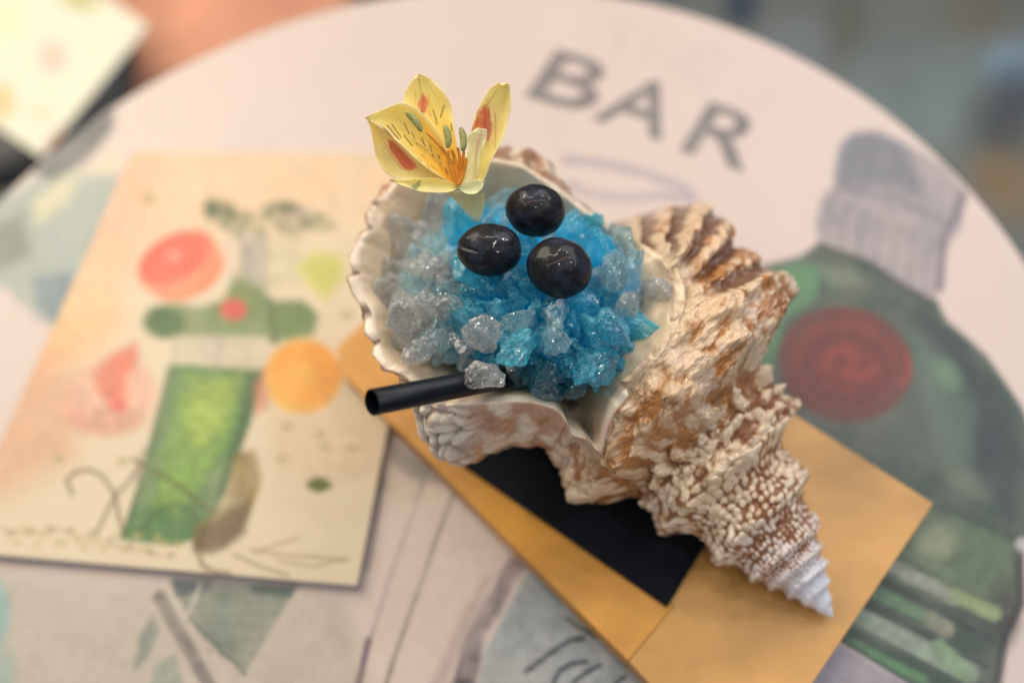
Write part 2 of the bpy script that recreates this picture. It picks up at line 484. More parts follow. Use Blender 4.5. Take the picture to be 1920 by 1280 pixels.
def letter(ch, BL, BR, TL):
    cu = bpy.data.curves.new('glyph', 'FONT'); cu.body = ch; cu.offset = 0.012; cu.resolution_u = 8
    ob = bpy.data.objects.new('glyph', cu); COL.objects.link(ob)
    bpy.context.view_layer.update()
    me = bpy.data.meshes.new_from_object(ob)
    n = len(me.vertices); co = np.empty(n * 3); me.vertices.foreach_get('co', co); co = co.reshape(-1, 3)
    lo, hi = co.min(0), co.max(0)
    w = (co[:, :2] - lo[:2]) / (hi[:2] - lo[:2])
    o0, ox, oy = (at_z(*q_, 0.0005) for q_ in (BL, BR, TL))
    P = o0 + w[:, :1] * (ox - o0) + w[:, 1:2] * (oy - o0)
    me.vertices.foreach_set('co', P.ravel()); me.update()
    me.materials.clear(); me.materials.append(MAT_INK)
    o = bpy.data.objects.new('printed_letter', me); COL.objects.link(o); adopt(o, table)
    bpy.data.objects.remove(ob); bpy.data.curves.remove(cu)
    return o


letter('B', (984, 180), (1104, 214), (1043, 92))
letter('A', (1110, 222), (1240, 263), (1168, 134))
letter('R', (1274, 281), (1396, 322), (1331, 189))


# ------------------------------------------------------------------ flat printed cards
def card(name, corners, zt, thick, n, m, painter, label, cat, on_z=0.0):
    """corners: TL, TR, BR, BL in artwork reference coordinates"""
    P = [at_z(*c, zt) for c in corners]
    root = thing(name, label, cat, tuple((P[0] + P[2]) / 2 * np.array([1, 1, 0]) + np.array([0, 0, zt - thick])))
    a = np.linspace(0, 1, n)[:, None, None]; b = np.linspace(0, 1, m)[None, :, None]
    V = ((P[0] * (1 - a) + P[1] * a) * (1 - b) + (P[3] * (1 - a) + P[2] * a) * b).reshape(-1, 3)
    uv = to_px(V)
    col = painter(uv[:, 0], uv[:, 1])
    o = mesh_obj('printed_face', V, grid_faces(n, m)[:, ::-1], MAT_CARD, colors=col); adopt(o, root)
    lo = [q_ - np.array([0, 0, thick]) for q_ in P]
    hi = [q_ - np.array([0, 0, 0.0002]) for q_ in P]
    b_ = poly_mesh('backing', hi + lo, [(0, 1, 2, 3), (7, 6, 5, 4), (0, 4, 5, 1), (1, 5, 6, 2), (2, 6, 7, 3), (3, 7, 4, 0)], MAT_PAPER); adopt(b_, root)
    return root


def paint_menu(u, v):
    p = Print(u, v, (224, 206, 178))
    p.poly([(180, 200), (800, 200), (800, 420), (420, 440), (230, 520), (120, 600)], (232, 196, 160), a=.8, soft=60)
    p.poly([(100, 250), (330, 250), (250, 480), (130, 640), (40, 800)], (238, 182, 150), a=.75, soft=50)
    p.poly([(60, 560), (200, 540), (240, 600), (170, 680), (60, 700)], (240, 184, 128), a=.7, soft=35)
    p.poly([(-40, 700), (90, 660), (150, 720), (140, 860), (20, 930), (-40, 930)], (216, 160, 125), a=.7, soft=45)
    p.poly([(500, 760), (720, 780), (700, 900), (520, 880)], (224, 190, 160), a=.6, soft=35)
    p.ell(150, 540, 60, 90, (226, 205, 160), 30, a=.5, soft=.6)
    # basil and glassware at the top
    for (x, y, rx, ry, c, an) in ((415, 395, 34, 20, (110, 122, 88), 20), (445, 420, 22, 20, (150, 150, 112), 0), (520, 395, 34, 18, (140, 140, 108), -10), (560, 410, 36, 22, (128, 128, 104), 10),
                                  (600, 420, 34, 16, (172, 168, 130), 15), (545, 435, 20, 14, (108, 118, 88), 0), (280, 372, 14, 12, (176, 170, 124), 0), (480, 425, 24, 22, (158, 154, 118), 0),
                                  (395, 395, 14, 18, (90, 104, 74), 0), (535, 388, 12, 8, (110, 120, 84), 0), (575, 398, 14, 9, (190, 180, 168), 0)):
        p.ell(x, y, rx, ry, c, an, a=.85, soft=.4, var=.5)
    for (x, y, rx, ry, an, dk) in ((398, 388, 14, 9, 20, 1), (432, 402, 16, 8, 30, 1), (420, 424, 12, 8, 0, 0), (505, 402, 14, 8, 60, 0), (528, 424, 15, 9, 0, 1), (548, 386, 18, 6, 10, 1),
                               (572, 420, 12, 9, 40, 1), (600, 406, 18, 6, 10, 0), (486, 440, 8, 16, 0, 0), (462, 410, 10, 18, 20, 0), (618, 424, 14, 5, 0, 0), (446, 440, 8, 14, 0, 1)):
        p.ell(x, y, rx, ry, (84, 96, 66) if dk else (120, 124, 98), an, a=.8, soft=.4, var=.3)
    p.poly([(425, 440), (450, 440), (445, 530), (415, 510)], (222, 196, 176), a=.8, soft=8)
    p.poly([(450, 440), (500, 440), (500, 530), (452, 535)], (172, 164, 156), a=.8, soft=10, var=.5)
    p.poly([(505, 445), (570, 445), (560, 545), (500, 540)], (200, 188, 150), a=.7, soft=12, var=.5)
    p.line([(455, 450), (460, 530)], 5, (120, 124, 112), a=.6, soft=4)
    p.line([(498, 440), (500, 540)], 5, (132, 132, 116), a=.6, soft=4)
    # grapefruit slice
    p.ell(352, 512, 74, 46, (232, 138, 96), -28, soft=.12)
    p.ell(335, 493, 82, 50, (232, 150, 116), -28, soft=.1)
    p.ell(328, 482, 74, 42, (230, 104, 86), -28, soft=.12)
    p.ell(328, 480, 14, 12, (240, 150, 130), soft=.5)
    for k in range(9):
        an = k * 40
        p.line([(328, 480), (328 + 66 * math.cos(math.radians(an)), 480 + 42 * math.sin(math.radians(an)) - 25 * math.cos(math.radians(an)) * .9)], 3, (240, 140, 118), a=.5, soft=2)
    p.poly([(555, 500), (590, 470), (640, 478), (650, 520), (610, 565), (580, 540)], (204, 200, 96), a=.85, soft=14)
    # leaves and shoulders of the bottle
    p.poly([(268, 605), (285, 575), (330, 568), (380, 575), (420, 560), (435, 525), (490, 540), (505, 562), (570, 562), (596, 590), (588, 630), (500, 645), (420, 640), (300, 632)], (122, 140, 92), soft=7, var=.25)
    p.ell(308, 604, 40, 30, (82, 110, 72), soft=.3)
    p.ell(550, 598, 42, 32, (116, 136, 86), soft=.3)
    p.line([(505, 560), (515, 640)], 12, (92, 108, 76), a=.8, soft=6)
    p.poly([(440, 510), (500, 540), (490, 560), (430, 560)], (128, 138, 92), a=.7, soft=10)
    p.ell(438, 580, 25, 20, (212, 96, 84), soft=.3)
    p.poly([(330, 628), (505, 632), (495, 690), (322, 682)], (205, 192, 168), soft=6)
    p.line([(412, 632), (408, 684)], 8, (178, 166, 146), a=.8, soft=6)
    p.line([(330, 640), (322, 684)], 4, (150, 140, 124), a=.7, soft=3)
    # green bottle body
    p.poly([(322, 682), (496, 692), (470, 790), (420, 930), (385, 1000), (330, 1022), (225, 1010), (270, 880)], (86, 128, 78), soft=5, var=.25)
    p.poly([(345, 700), (455, 705), (440, 790), (400, 880), (330, 960), (285, 940), (310, 830)], (134, 168, 82), a=.85, soft=18, var=.35)
    p.poly([(360, 720), (440, 715), (420, 790), (370, 840), (345, 800)], (172, 186, 88), a=.7, soft=20, var=.4)
    p.poly([(462, 700), (496, 694), (470, 790), (420, 930), (400, 940), (440, 820)], (76, 104, 72), a=.85, soft=7)
    p.line([(318, 690), (270, 880), (232, 1005)], 9, (78, 102, 70), a=.8, soft=4)
    p.poly([(240, 985), (400, 960), (370, 1010), (330, 1022), (228, 1012)], (92, 130, 82), a=.6, soft=8)
    p.line([(255, 1000), (300, 955), (330, 945), (360, 960), (380, 990)], 8, (70, 92, 60), a=.7, soft=5)
    # orange slice and second grapefruit
    p.ell(568, 706, 74, 70, (238, 178, 84), soft=.07)
    p.ell(575, 700, 62, 60, (240, 160, 66), soft=.15)
    p.ell(548, 716, 30, 50, (238, 186, 96), 20, a=.5, soft=.5)
    for k in range(10):
        an = math.radians(k * 36)
        p.line([(575, 702), (575 + 56 * math.cos(an), 702 + 54 * math.sin(an))], 3, (244, 186, 96), a=.6, soft=2)
    p.poly([(476, 720), (498, 690), (505, 760), (480, 780)], (205, 120, 86), a=.7, soft=10)
    p.ell(205, 745, 88, 72, (226, 160, 140), -20, a=.75, soft=.2, var=.3); p.ell(205, 742, 70, 55, (232, 184, 160), -20, a=.6, soft=.3, var=.5)
    p.poly([(175, 700), (205, 665), (255, 640), (262, 670), (235, 710), (238, 760), (215, 768), (178, 730)], (224, 118, 92), a=.85, soft=12)
    p.ell(222, 762, 18, 12, (222, 106, 96), a=.8, soft=.5)
    p.ell(195, 790, 70, 24, (196, 140, 120), a=.5, soft=.5)
    # tendrils, wood, leaf, bottom twigs
    BR_ = (104, 88, 66)
    p.line([(135, 925), (125, 900), (140, 885), (165, 880), (190, 890), (215, 925), (222, 965), (232, 1000)], 8, BR_, a=.8, soft=4)
    p.line([(180, 1000), (200, 960), (215, 930), (240, 905), (262, 870)], 7, BR_, a=.8, soft=4)
    p.line([(250, 860), (320, 900), (380, 945), (400, 960)], 8, (104, 98, 56), a=.8, soft=4)
    p.line([(270, 840), (262, 870), (255, 900)], 6, BR_, a=.6, soft=4)
    p.poly([(440, 850), (478, 840), (492, 900), (470, 960), (440, 1010), (400, 1040), (360, 1030), (365, 990), (420, 940)], (146, 124, 74), soft=7, var=.4)
    p.poly([(470, 940), (460, 1000), (420, 1030), (365, 1035), (370, 995), (420, 960)], (104, 86, 66), a=.85, soft=10)
    p.line([(365, 1010), (380, 1060), (400, 1070), (430, 1075)], 9, (120, 96, 72), a=.8, soft=5)
    p.line([(440, 1040), (490, 1062), (540, 1078)], 6, (130, 104, 80), a=.7, soft=4)
    p.line([(470, 1030), (530, 1040), (600, 1045), (650, 1050)], 5, (140, 114, 90), a=.7, soft=4)
    p.line([(480, 1035), (520, 1020), (560, 1008)], 5, (140, 114, 90), a=.6, soft=4)
    p.line([(520, 1050), (590, 1062), (650, 1046)], 5, (140, 114, 90), a=.6, soft=4)
    p.line([(0, 990), (60, 1000), (110, 990), (170, 1015), (300, 1040)], 7, (188, 160, 124), a=.6, soft=5)
    for k in range(26):
        x = 20 + k * 12.5
        p.ell(x, 1000 + 16 * math.sin(k * 1.9) + k, 9, 6, (190, 176, 120) if k % 3 else (160, 138, 104), k * 37, a=.6, soft=.4)
    p.poly([(572, 905), (592, 893), (612, 897), (626, 912), (600, 924), (580, 918)], (104, 114, 60), soft=4)
    for (x, y) in ((540, 800), (530, 860), (610, 838), (660, 840), (230, 865), (110, 860), (600, 815), (650, 590)):
        p.ell(x, y, 12, 9, (168, 158, 112), a=.6, soft=.5)
    # grey line along the bottom of the card
    p.line([(-40, 1036), (300, 1068), (680, 1098)], 5, (150, 148, 150), a=.6, soft=2)
    return p.c * .80


TL, TR, BRc, BLc = (250, 283), (826, 291), (669, 1098), (-92, 1033)
card('menu_card', (TL, TR, BRc, BLc), 0.0055, 0.005, 260, 380, paint_menu,
     'large peach menu card with painted grapefruit, orange slice and green bottle', 'menu card')


def paint_other(u, v):
    p = Print(u, v, (236, 232, 212))
    p.ell(98, 108, 26, 30, (240, 190, 172), a=.8, soft=.4)
    p.ell(118, 262, 30, 18, (214, 110, 88), -30, a=.9, soft=.4)
    p.ell(80, 215, 30, 22, (208, 212, 176), a=.6, soft=.6)
    p.ell(0, 190, 28, 34, (226, 190, 122), a=.8, soft=.5)
    p.ell(150, 0, 36, 18, (186, 184, 100), 10, a=.8, soft=.5)
    p.ell(10, 40, 30, 40, (244, 240, 196), a=.8, soft=.6)
    return p.c * .85


card('leaflet', ((60, -100), (278, 48), (78, 294), (-170, 130)), -0.165, 0.003, 90, 90, paint_other,
     'cream leaflet with small pink and red spots beyond the table', 'leaflet')

# dark seat under the leaflet, terracotta cushion beyond the table
seat = thing('dark_seat', 'dark grey round stool seat under the cream leaflet', 'stool', tuple(at_z(60, 120, -0.20)))
cs = at_z(5, 150, -0.18)
lathe('seat_pad', np.array([(0.001, 0.010), (0.105, 0.010), (0.125, 0.004), (0.13, -0.012), (0.12, -0.03), (0.02, -0.032)]), MAT_SEAT, seat, cs[:2], 64, -0.18)
lathe('stem', np.array([(0.02, 0), (0.02, -0.50)]), MAT_METAL, seat, cs[:2], 24, -0.212)
lathe('foot', np.array([(0.02, 0.0), (0.17, -0.015), (0.175, -0.0065 - 0.02), (0.0, -0.027)]), MAT_METAL, seat, cs[:2], 48, -0.692)

cush = thing('bench_cushion', 'terracotta red bench cushion beyond the far left table edge', 'cushion', tuple(at_z(430, -30, -0.30)))
q4 = [at_z(x, y, -0.24) for x, y in ((150, -260), (650, -330), (655, 60), (215, 270))]
lo4 = [q_ - np.array([0, 0, 0.08]) for q_ in q4]
pad = poly_mesh('pad', q4 + lo4, [(0, 1, 2, 3), (7, 6, 5, 4), (0, 4, 5, 1), (1, 5, 6, 2), (2, 6, 7, 3), (3, 7, 4, 0)], MAT_TERRA, bevel=0.02, smooth=True)
adopt(pad, cush)
q5 = [np.append(q_[:2] * 0.97 + np.mean(q4, 0)[:2] * 0.03, -0.3205) for q_ in q4]
lo5 = [np.append(q_[:2], FLOOR_Z + 0.001) for q_ in q5]
bs = poly_mesh('base', q5 + lo5, [(0, 1, 2, 3), (7, 6, 5, 4), (0, 4, 5, 1), (1, 5, 6, 2), (2, 6, 7, 3), (3, 7, 4, 0)], MAT_SEAT)
adopt(bs, cush)

# ------------------------------------------------------------------ bamboo board and the black coaster on it
BT = 0.016


def slab(name, pts, zt, zb, mat, parent, bevel=0.0012):
    """pts: outline in artwork reference coordinates at height zt"""
    P = [at_z(*c, zt) for c in pts]
    lo = [np.append(q_[:2], zb) for q_ in P]
    n = len(P)
    f = [tuple(range(n)), tuple(range(2 * n - 1, n - 1, -1))] + [(i, n + i, n + (i + 1) % n, (i + 1) % n) for i in range(n)]
    o = poly_mesh(name, P + lo, f, mat, bevel=bevel)
    adopt(o, parent); return o


board = thing('wooden_board', 'orange bamboo board on which the shell lies', 'board', tuple(at_z(1200, 900, 0.0)))
# corners of the board: L (hidden by straw), bottom (below the frame), right, top (behind the shell)
Lc, Rc = (628, 640), (1750, 943)
# seam from black corner down-left to the board edge
SE = (1180, 1232); KC = (1251, 1137)
slab('plank', [(642, 700), (632, 650), (690, 596), (1263.5, 1137 - 3), (1178, 1238)], BT, 0.0008, MAT_WOOD2, board, .0003)
slab('plank', [(694, 594), (1010, 470), Rc, (1395, 1470), (1179, 1239), (1264.5, 1137 - 3)], BT - .0003, 0.0008, MAT_WOOD, board, .0003)
k_o = slab('coaster', [(868, 872), (1075, 655), (1425, 850), (1251, 1137)], BT + 0.0022, BT + 0.0003, MAT_SLATE, board, 0.0004)
k_o.parent = None; k_o.matrix_parent_inverse = Matrix.Identity(4)
tag(k_o, 'thin black square coaster between the shell and the bamboo board', 'coaster')

# ------------------------------------------------------------------ the seashell
shell = thing('seashell', 'large knobbly brown and white conch shell used as a cocktail cup', 'seashell', tuple(at_z(1250, 800, BT + 0.003)))
TIP = np.array([1561.0, 1157.0]); UX = np.array([-.553, -.833]); VX = np.array([.833, -.553])
S_ = [0, 12, 32, 90, 140, 200, 270, 330, 395, 470, 540, 600, 660, 735, 796, 825, 845]
RRb = [1, 8, 15, 42, 58, 74, 90, 103, 128, 142, 205, 255, 240, 232, 192, 125, 55]
RLb = [1, 9, 20, 48, 78, 103, 126, 155, 178, 232, 255, 268, 262, 250, 205, 175, 140]
AMP = [0, 1, 2, 5, 12, 24, 30, 38, 52, 62, 66, 48, 30, 22, 16, 8, 4]
PS = [0, 30, 60, 90, 122, 157, 203, 253, 304, 369, 427, 550, 765, 900]
PH = [-5, -4, -3, -2, -1, 0, .5, 1, 1.5, 2, 2.5, 3, 4, 4.6]


def smooth_tab(xs_, ys_, s):
    f = np.interp(np.linspace(0, 900, 901), xs_, ys_)
    k = np.hanning(31); k /= k.sum()
    g = np.convolve(np.pad(f, 15, mode='edge'), k, 'valid')
    w = sstep(0, 30, np.arange(901))
    g = f * (1 - w) + g * w
    return np.interp(s, np.arange(901), g)


BIGK = [(1288, 745, 34, 15), (1335, 782, 26, 10), (1350, 575, 27, 11), (1395, 640, 22, 9), (1262, 470, 18, 9), (1300, 545, 16, 8), (1246, 560, 13, 6), (1210, 800, 16, 8), (1175, 880, 22, 9),
        (1395, 860, 22, 9), (1445, 700, 22, 9), (1240, 880, 16, 7), (1340, 890, 18, 7), (1420, 520, 20, 8), (1180, 770, 14, 6), (1365, 700, 18, 6), (1350, 955, 18, 7)]


def body_surface(ns, nt, detail=True):
    s = np.concatenate([np.linspace(0.5, 60, int(ns * .12), endpoint=False), np.linspace(60, 845, ns - int(ns * .12))])
    th = np.linspace(0, 2 * math.pi, nt, endpoint=False) + math.pi / 2
    S, T = np.meshgrid(s, th, indexing='ij')
    rr_, rl_, amp = (smooth_tab(S_, a, s) for a in (RRb, RLb, AMP))
    mid = (rr_ - rl_) / 2; rad = (rr_ + rl_) / 2
    cpx = TIP + UX * s[:, None] + VX * mid[:, None]
    phi = np.interp(s, PS, PH)
    W = phi[:, None] - T / (2 * math.pi)
    t = (W + 0.5) % 1.0 - 0.5
    sh = np.where(t < 0, np.exp(-(t / .15) ** 2), np.exp(-(t / .26) ** 2))
    # suture: narrow groove on the tip side of the shoulder
    sut = np.exp(-((t + .33) / .06) ** 2)
    knob = 0.5 + 0.5 * np.cos(12 * T + 1.3 * np.sin(W * 3.1) * 0)
    knob = knob ** 1.3
    r = rad[:, None] + amp[:, None] * (sh * (0.62 + 0.38 * knob) - 0.12 * sut)
    bead = np.zeros_like(r); fine = np.zeros_like(r)
    hue = np.zeros_like(r)
    if detail:
        Td = (T - math.pi / 2)
        Wd = phi[:, None] - Td / (2 * math.pi)

        def beads(rows, N, seed, jit=.30, wob=0.6):
            wn = fbm(np.stack([Wd * rows * .35, np.cos(Td) * N * .12, np.sin(Td) * N * .12], -1), 2, seed) - .5
            A = Wd * rows + wn * wob; B = Td / (2 * math.pi) * N + wn * wob
            best = np.full(A.shape, 9.0); hh = np.zeros(A.shape)
            ia, ib = np.floor(A).astype(np.int64), np.floor(B).astype(np.int64)
            for da in (-1, 0, 1):
                for db in (-1, 0, 1):
                    ca, cb = ia + da, (ib + db)
                    cbw = cb % N
                    ja = hash3(ca, cbw, ca * 0, seed); jb = hash3(ca, cbw, ca * 0 + 1, seed)
                    d = np.hypot(A - (ca + .5 + (ja - .5) * 2 * jit), B - (cb + .5 + (jb - .5) * 2 * jit))
                    m_ = d < best
                    best = np.where(m_, d, best); hh = np.where(m_, hash3(ca, cbw, ca * 0 + 2, seed), hh)
            return np.clip(1 - (best / .62) ** 2, 0, 1), hh

        b1, h1 = beads(7, 46, 11)
        b2, h2 = beads(15, 120, 23, .36, 1.4)
        b3, h3 = beads(5, 34, 37, .36, .9)
        k2 = sstep(300, 430, S)
        # fine wrinkles, growth lines and chalky relief
        P3 = np.stack([S * .05, np.cos(T) * rad[:, None] * .05, np.sin(T) * rad[:, None] * .05], -1)
        f1 = fbm(P3, 4, 5); f2 = fbm(P3 * 3.3, 3, 6)
        cord = 0.5 + 0.5 * np.cos(2 * math.pi * Wd * 9 + 5 * (f1 - .5))
        tipf = sstep(60, 170, S)
        bead = b1 * (1 - .55 * k2) + .55 * k2 * b2
        amp_b = np.interp(s, [0, 100, 200, 400, 550, 845], [0.6, 3.0, 8.0, 12, 11, 9])[:, None]
        r = r + amp_b * tipf * (b1 * (.4 + .6 * h1) * (1 - .65 * k2) - .4 + k2 * .38 * b2 * (.3 + h2 * .7)) + amp_b * 2.3 * k2 * b3 * (h3 ** 1.3)
        r = r + (f1 - .5) * amp_b * 1.7 + (f2 - .5) * amp_b * 0.35 + amp_b * .12 * cord * k2
        # the smooth waxy tip keeps only spiral steps
        r = r + (1 - tipf) * (rad[:, None] * .13) * np.where(t < 0, np.exp(-(t / .12) ** 2), np.exp(-(t / .35) ** 2)) * sstep(8, 30, S) + (1 - tipf) * (f2 - .5) * 3
    # world positions
    r_plain = rad[:, None] + amp[:, None] * sh * .8
    zc = np.full(len(s), 0.04)
    for _ in range(5):
        d = ray(cpx[:, 0], cpx[:, 1]); tt = (zc - CAM_H) / d[:, 2]
        zc = BT + 0.004 + (rad * .88 + amp * .5) * tt / FPX * .86
    C = CPOS + d * tt[:, None]
    dn = d / np.linalg.norm(d, axis=1)[:, None]
    RD = CX * VX[0] - CY * VX[1]
    scale = (tt / FPX)[:, None]
    if detail:
        P = C[:, None, :] + RD * (np.cos(T) * r_plain * scale)[..., None] + dn[:, None, :] * (np.sin(T) * r_plain * scale * .88)[..., None]
        q0 = to_px(P.reshape(-1, 3)).reshape(P.shape[0], P.shape[1], 2)
        an0 = np.degrees(np.arctan2(-(q0[..., 1] - 600), q0[..., 0] - 1225)); rd0 = np.hypot(q0[..., 0] - 1225, q0[..., 1] - 600)
        fl0 = sstep(80, 130, rd0) * sstep(8, 22, an0) * sstep(130, 115, an0) * sstep(505, 575, S) * (np.sin(T) < .55)
        r = r * (1 - .75 * fl0) + (r_plain + (f1 - .5) * 8) * .75 * fl0
    P = C[:, None, :] + RD * (np.cos(T) * r * scale)[..., None] + dn[:, None, :] * (np.sin(T) * r * scale * .88)[..., None]
    P[..., 2] = np.maximum(P[..., 2], BT + 0.0026)
    if not detail:
        return P, s, T
    pxy = to_px(P.reshape(-1, 3)).reshape(P.shape[0], P.shape[1], 2)
    # radial ribs on the upper flare
    X, Y = pxy[..., 0], pxy[..., 1]
    ang = np.degrees(np.arctan2(-(Y - 600), X - 1225))
    rd = np.hypot(X - 1225, Y - 600)
    fl = sstep(95, 150, rd) * sstep(8, 22, ang) * sstep(128, 115, ang) * sstep(505, 575, S) * (np.sin(T) < .55)
    rib = np.cos(np.radians(ang * 360 / 17.0) + 1.2 * (f1 - .5) * 3)
    kb = np.zeros_like(X); kbm = np.zeros_like(X)
    for (kx, ky, kr, kh) in BIGK:
        e__ = np.exp(-(np.hypot((X - kx) + 14 * (f1 - .5) * 2, (Y - ky) * 1.2 + 14 * (f2 - .5)) / kr) ** 4) * (np.sin(T) < .3)
        kb = np.maximum(kb, e__ * kh * 1.5); kbm = np.maximum(kbm, e__)
    disp = (rib * 10 * fl + kb)[..., None] * scale[:, None, :]
    N_ = (P - C[:, None, :]); N_ /= np.linalg.norm(N_, axis=-1, keepdims=True) + 1e-9
    P = P + N_ * disp
    Wd_, b3_, h3_ = Wd, b3, h3
    # ---------------- pigment of the shell, with crevice shade mixed into it
    n1 = fbm(P * 55, 4, 41); n2 = fbm(P * 170, 4, 42); n3 = fbm(P * 420, 3, 43)
    cream = lin((228, 204, 172)); white = lin((226, 219, 222)); brown = lin((136, 88, 56)); dark = lin((78, 46, 32)); gold = lin((176, 118, 62)); tan = lin((196, 160, 126))
    k = b1 * (1 - .55 * k2) + k2 * .62 * b2
    n4 = fbm(P * 115 + 9, 4, 47)
    lightness = k * (1.15 - .5 * k2) + k2 * (b3_ * (.3 + h3_) * 1.1 - .18) + (n2 - .5) * 1.9 + (n4 - .5) * 2.2 * (.3 + .7 * k2) + (sh - .4) * .30 + (n3 - .5) * .55 + (n1 - .5) * 1.0 * (1 - .7 * fl) + .18 * sstep(430, 250, S) + kbm * .5 - .35 * sut * (1 - kbm)  # own cream and brown; suture grooves also darkened as painted shade
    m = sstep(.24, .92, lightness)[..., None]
    gz = np.exp(-(np.hypot(X - 1290, Y - 570) / 110) ** 2) + np.exp(-(np.hypot(X - 1150, Y - 850) / 75) ** 2) + .9 * np.exp(-(np.hypot(X - 1270, Y - 760) / 80) ** 2) + .5 * fl + .38 * sstep(380, 470, S)
    gz = np.clip(gz * (.5 + n1) , 0, 1)[..., None]
    wz = (sstep(300, 120, S) * .8 + sstep(.55, .70, n1) * .3)[..., None].clip(0, 1)
    low = brown * (1 - gz) + gold * gz
    low = low * (1 - sstep(.5, .68, n2)[..., None] * .55) + dark * sstep(.5, .68, n2)[..., None] * .55
    high = cream * (1 - wz) + white * wz
    high = high * (1 - gz * .35) + gold * gz * .35
    midc = tan * (1 - gz * .5) + gold * gz * .5
    c = np.where(m < .5, low * (1 - 2 * m) + midc * 2 * m, midc * (2 - 2 * m) + high * (2 * m - 1))
    wt = sstep(125, 70, S)[..., None] * .93
    c = c * (1 - wt) + lin((218, 220, 230)) * (.9 + .2 * n2[..., None]) * wt
    # waxy callus spreading from the lining over the shell
    rp = [q_[:2] for q_ in RIM[34:] if True]
    dr = seg_dist(X, Y, rp + [RIM[0][:2]])
    cal = (sstep(46, 6, dr + 46 * (n2 - .5) * 2 + 20 * (n1 - .5)) * .85)[..., None]
    c = c * (1 - cal) + lin((206, 182, 150)) * cal
    st = (sstep(.5, -.45, rib) * fl)[..., None] * .88
    c = c * (1 - st) + lin((92, 50, 24)) * st
    return P, s, T, c, pxy


# coarse copy used to find where the cup's inner lip lies on the shell
Pc, sc_, Tc = body_surface(150, 120, False)
bvh = BVHTree.FromPolygons([Vector(q_) for q_ in Pc.reshape(-1, 3).tolist()], grid_faces(150, 120, True).tolist())


def on_body(px, py, fallback=0.10):
    d = ray(px, py); d = d / np.linalg.norm(d)
    hit = bvh.ray_cast(Vector(CPOS), Vector(d))
    return np.array(hit[0]) - d * 0.0006 if hit[0] is not None else at_z(px, py, fallback)


# rim of the cup: (x, y, z or None = on the body, outer x, outer y, outer z)
RIM = [
    (1120, 836, .092, 1118, 842, .080), (1098, 815, .098, 1090, 838, .075), (1068, 803, .103, 1062, 838, .078), (1058, 780, .107, 1045, 836, .080),
    (1035, 757, .110, 1010, 828, .083), (985, 746, .112, 965, 828, .085), (930, 746, .113, 915, 840, .085), (875, 750, .113, 868, 856, .082),
    (835, 752, .113, 835, 856, .085), (808, 742, .113, 808, 828, .090), (790, 722, .113, 792, 786, .094), (775, 704, .113, 780, 735, .098),
    (752, 690, .114, 757, 705, .100), (730, 676, .114, 729, 684, .104), (712, 650, .115, 712, 656, .105), (704, 620, .116, 703, 625, .106),
    (692, 590, .117, 691, 594, .107), (680, 560, .118, 678, 563, .108), (671, 530, .119, 669, 532, .110), (670, 500, .120, 668, 500, .110),
    (678, 468, .120, 675, 466, .110), (690, 440, .121, 688, 436, .112), (700, 412, .121, 697, 408, .112), (706, 384, .121, 702, 378, .112),
    (728, 366, .121, 724, 360, .112), (748, 350, .121, 745, 344, .112), (762, 330, .121, 757, 322, .112), (800, 312, .121, 797, 302, .112),
    (850, 304, .121, 848, 290, .111), (900, 304, .120, 902, 284, .110), (945, 306, .120, 950, 279, .109), (985, 318, .119, 990, 284, .107),
    (1018, 338, .118, 1027, 303, .105), (1048, 362, .116, 1052, 340, .100), (1085, 392, .113, 1080, 378, .095), (1120, 418, .110, 1115, 415, .088),
    (1160, 440, None, 0, 0, 0), (1205, 458, None, 0, 0, 0), (1250, 482, None, 0, 0, 0), (1277, 515, None, 0, 0, 0), (1284, 560, None, 0, 0, 0),
    (1272, 610, None, 0, 0, 0), (1248, 652, None, 0, 0, 0), (1212, 694, None, 0, 0, 0), (1178, 724, None, 0, 0, 0), (1152, 752, .100, 1160, 762, .088), (1134, 786, .096, 1142, 800, .082)]


def closed_spline(A, n):
    A = np.asarray(A); m = len(A)
    u_ = np.linspace(0, m, n, endpoint=False)
    i = np.floor(u_).astype(int); f = (u_ - i)[:, None]
    p0, p1, p2, p3 = A[(i - 1) % m], A[i % m], A[(i + 1) % m], A[(i + 2) % m]
    return .5 * (2 * p1 + (p2 - p0) * f + (2 * p0 - 5 * p1 + 4 * p2 - p3) * f ** 2 + (3 * p1 - p0 - 3 * p2 + p3) * f ** 3)


rim3, bel3, onb = [], [], []
for (x, y, z, bx, by, bz) in RIM:
    if z is None:
        h = on_body(x, y); rim3.append(h)
        bel3.append(h - np.array([0, 0, .012])); onb.append(1.0)
    else:
        rim3.append(at_z(x, y, z)); bel3.append(at_z(bx, by, bz)); onb.append(0.0)
for k in (45, 46, 0):      # keep the spout lip just proud of the shell behind it
    h = on_body(RIM[k][0], RIM[k][1]); d_ = np.linalg.norm(rim3[k] - CPOS); dh = np.linalg.norm(h - CPOS)
    if dh < d_ + .004:
        rim3[k] = CPOS + (h - CPOS) / dh * (dh - .003); bel3[k] = rim3[k] - np.array([0, 0, .012])
ks = [k for k, o__ in enumerate(onb) if o__ > .5]
for _ in range(4):
    dst = [np.linalg.norm(q_ - CPOS) for q_ in rim3]
    for k in ks:
        nd = (dst[k - 1] + dst[k] + dst[k + 1]) / 3
        rim3[k] = CPOS + (rim3[k] - CPOS) / dst[k] * min(nd, dst[k])
for k in ks:
    bel3[k] = rim3[k] - np.array([0, 0, .012])
NK = 720
rim = closed_spline(rim3, NK); bel = closed_spline(bel3, NK); ob_ = closed_spline(np.array(onb)[:, None], NK)[:, 0].clip(0, 1)
kk = np.linspace(0, len(RIM), NK, endpoint=False)
ctr = at_z(975, 585, .10)
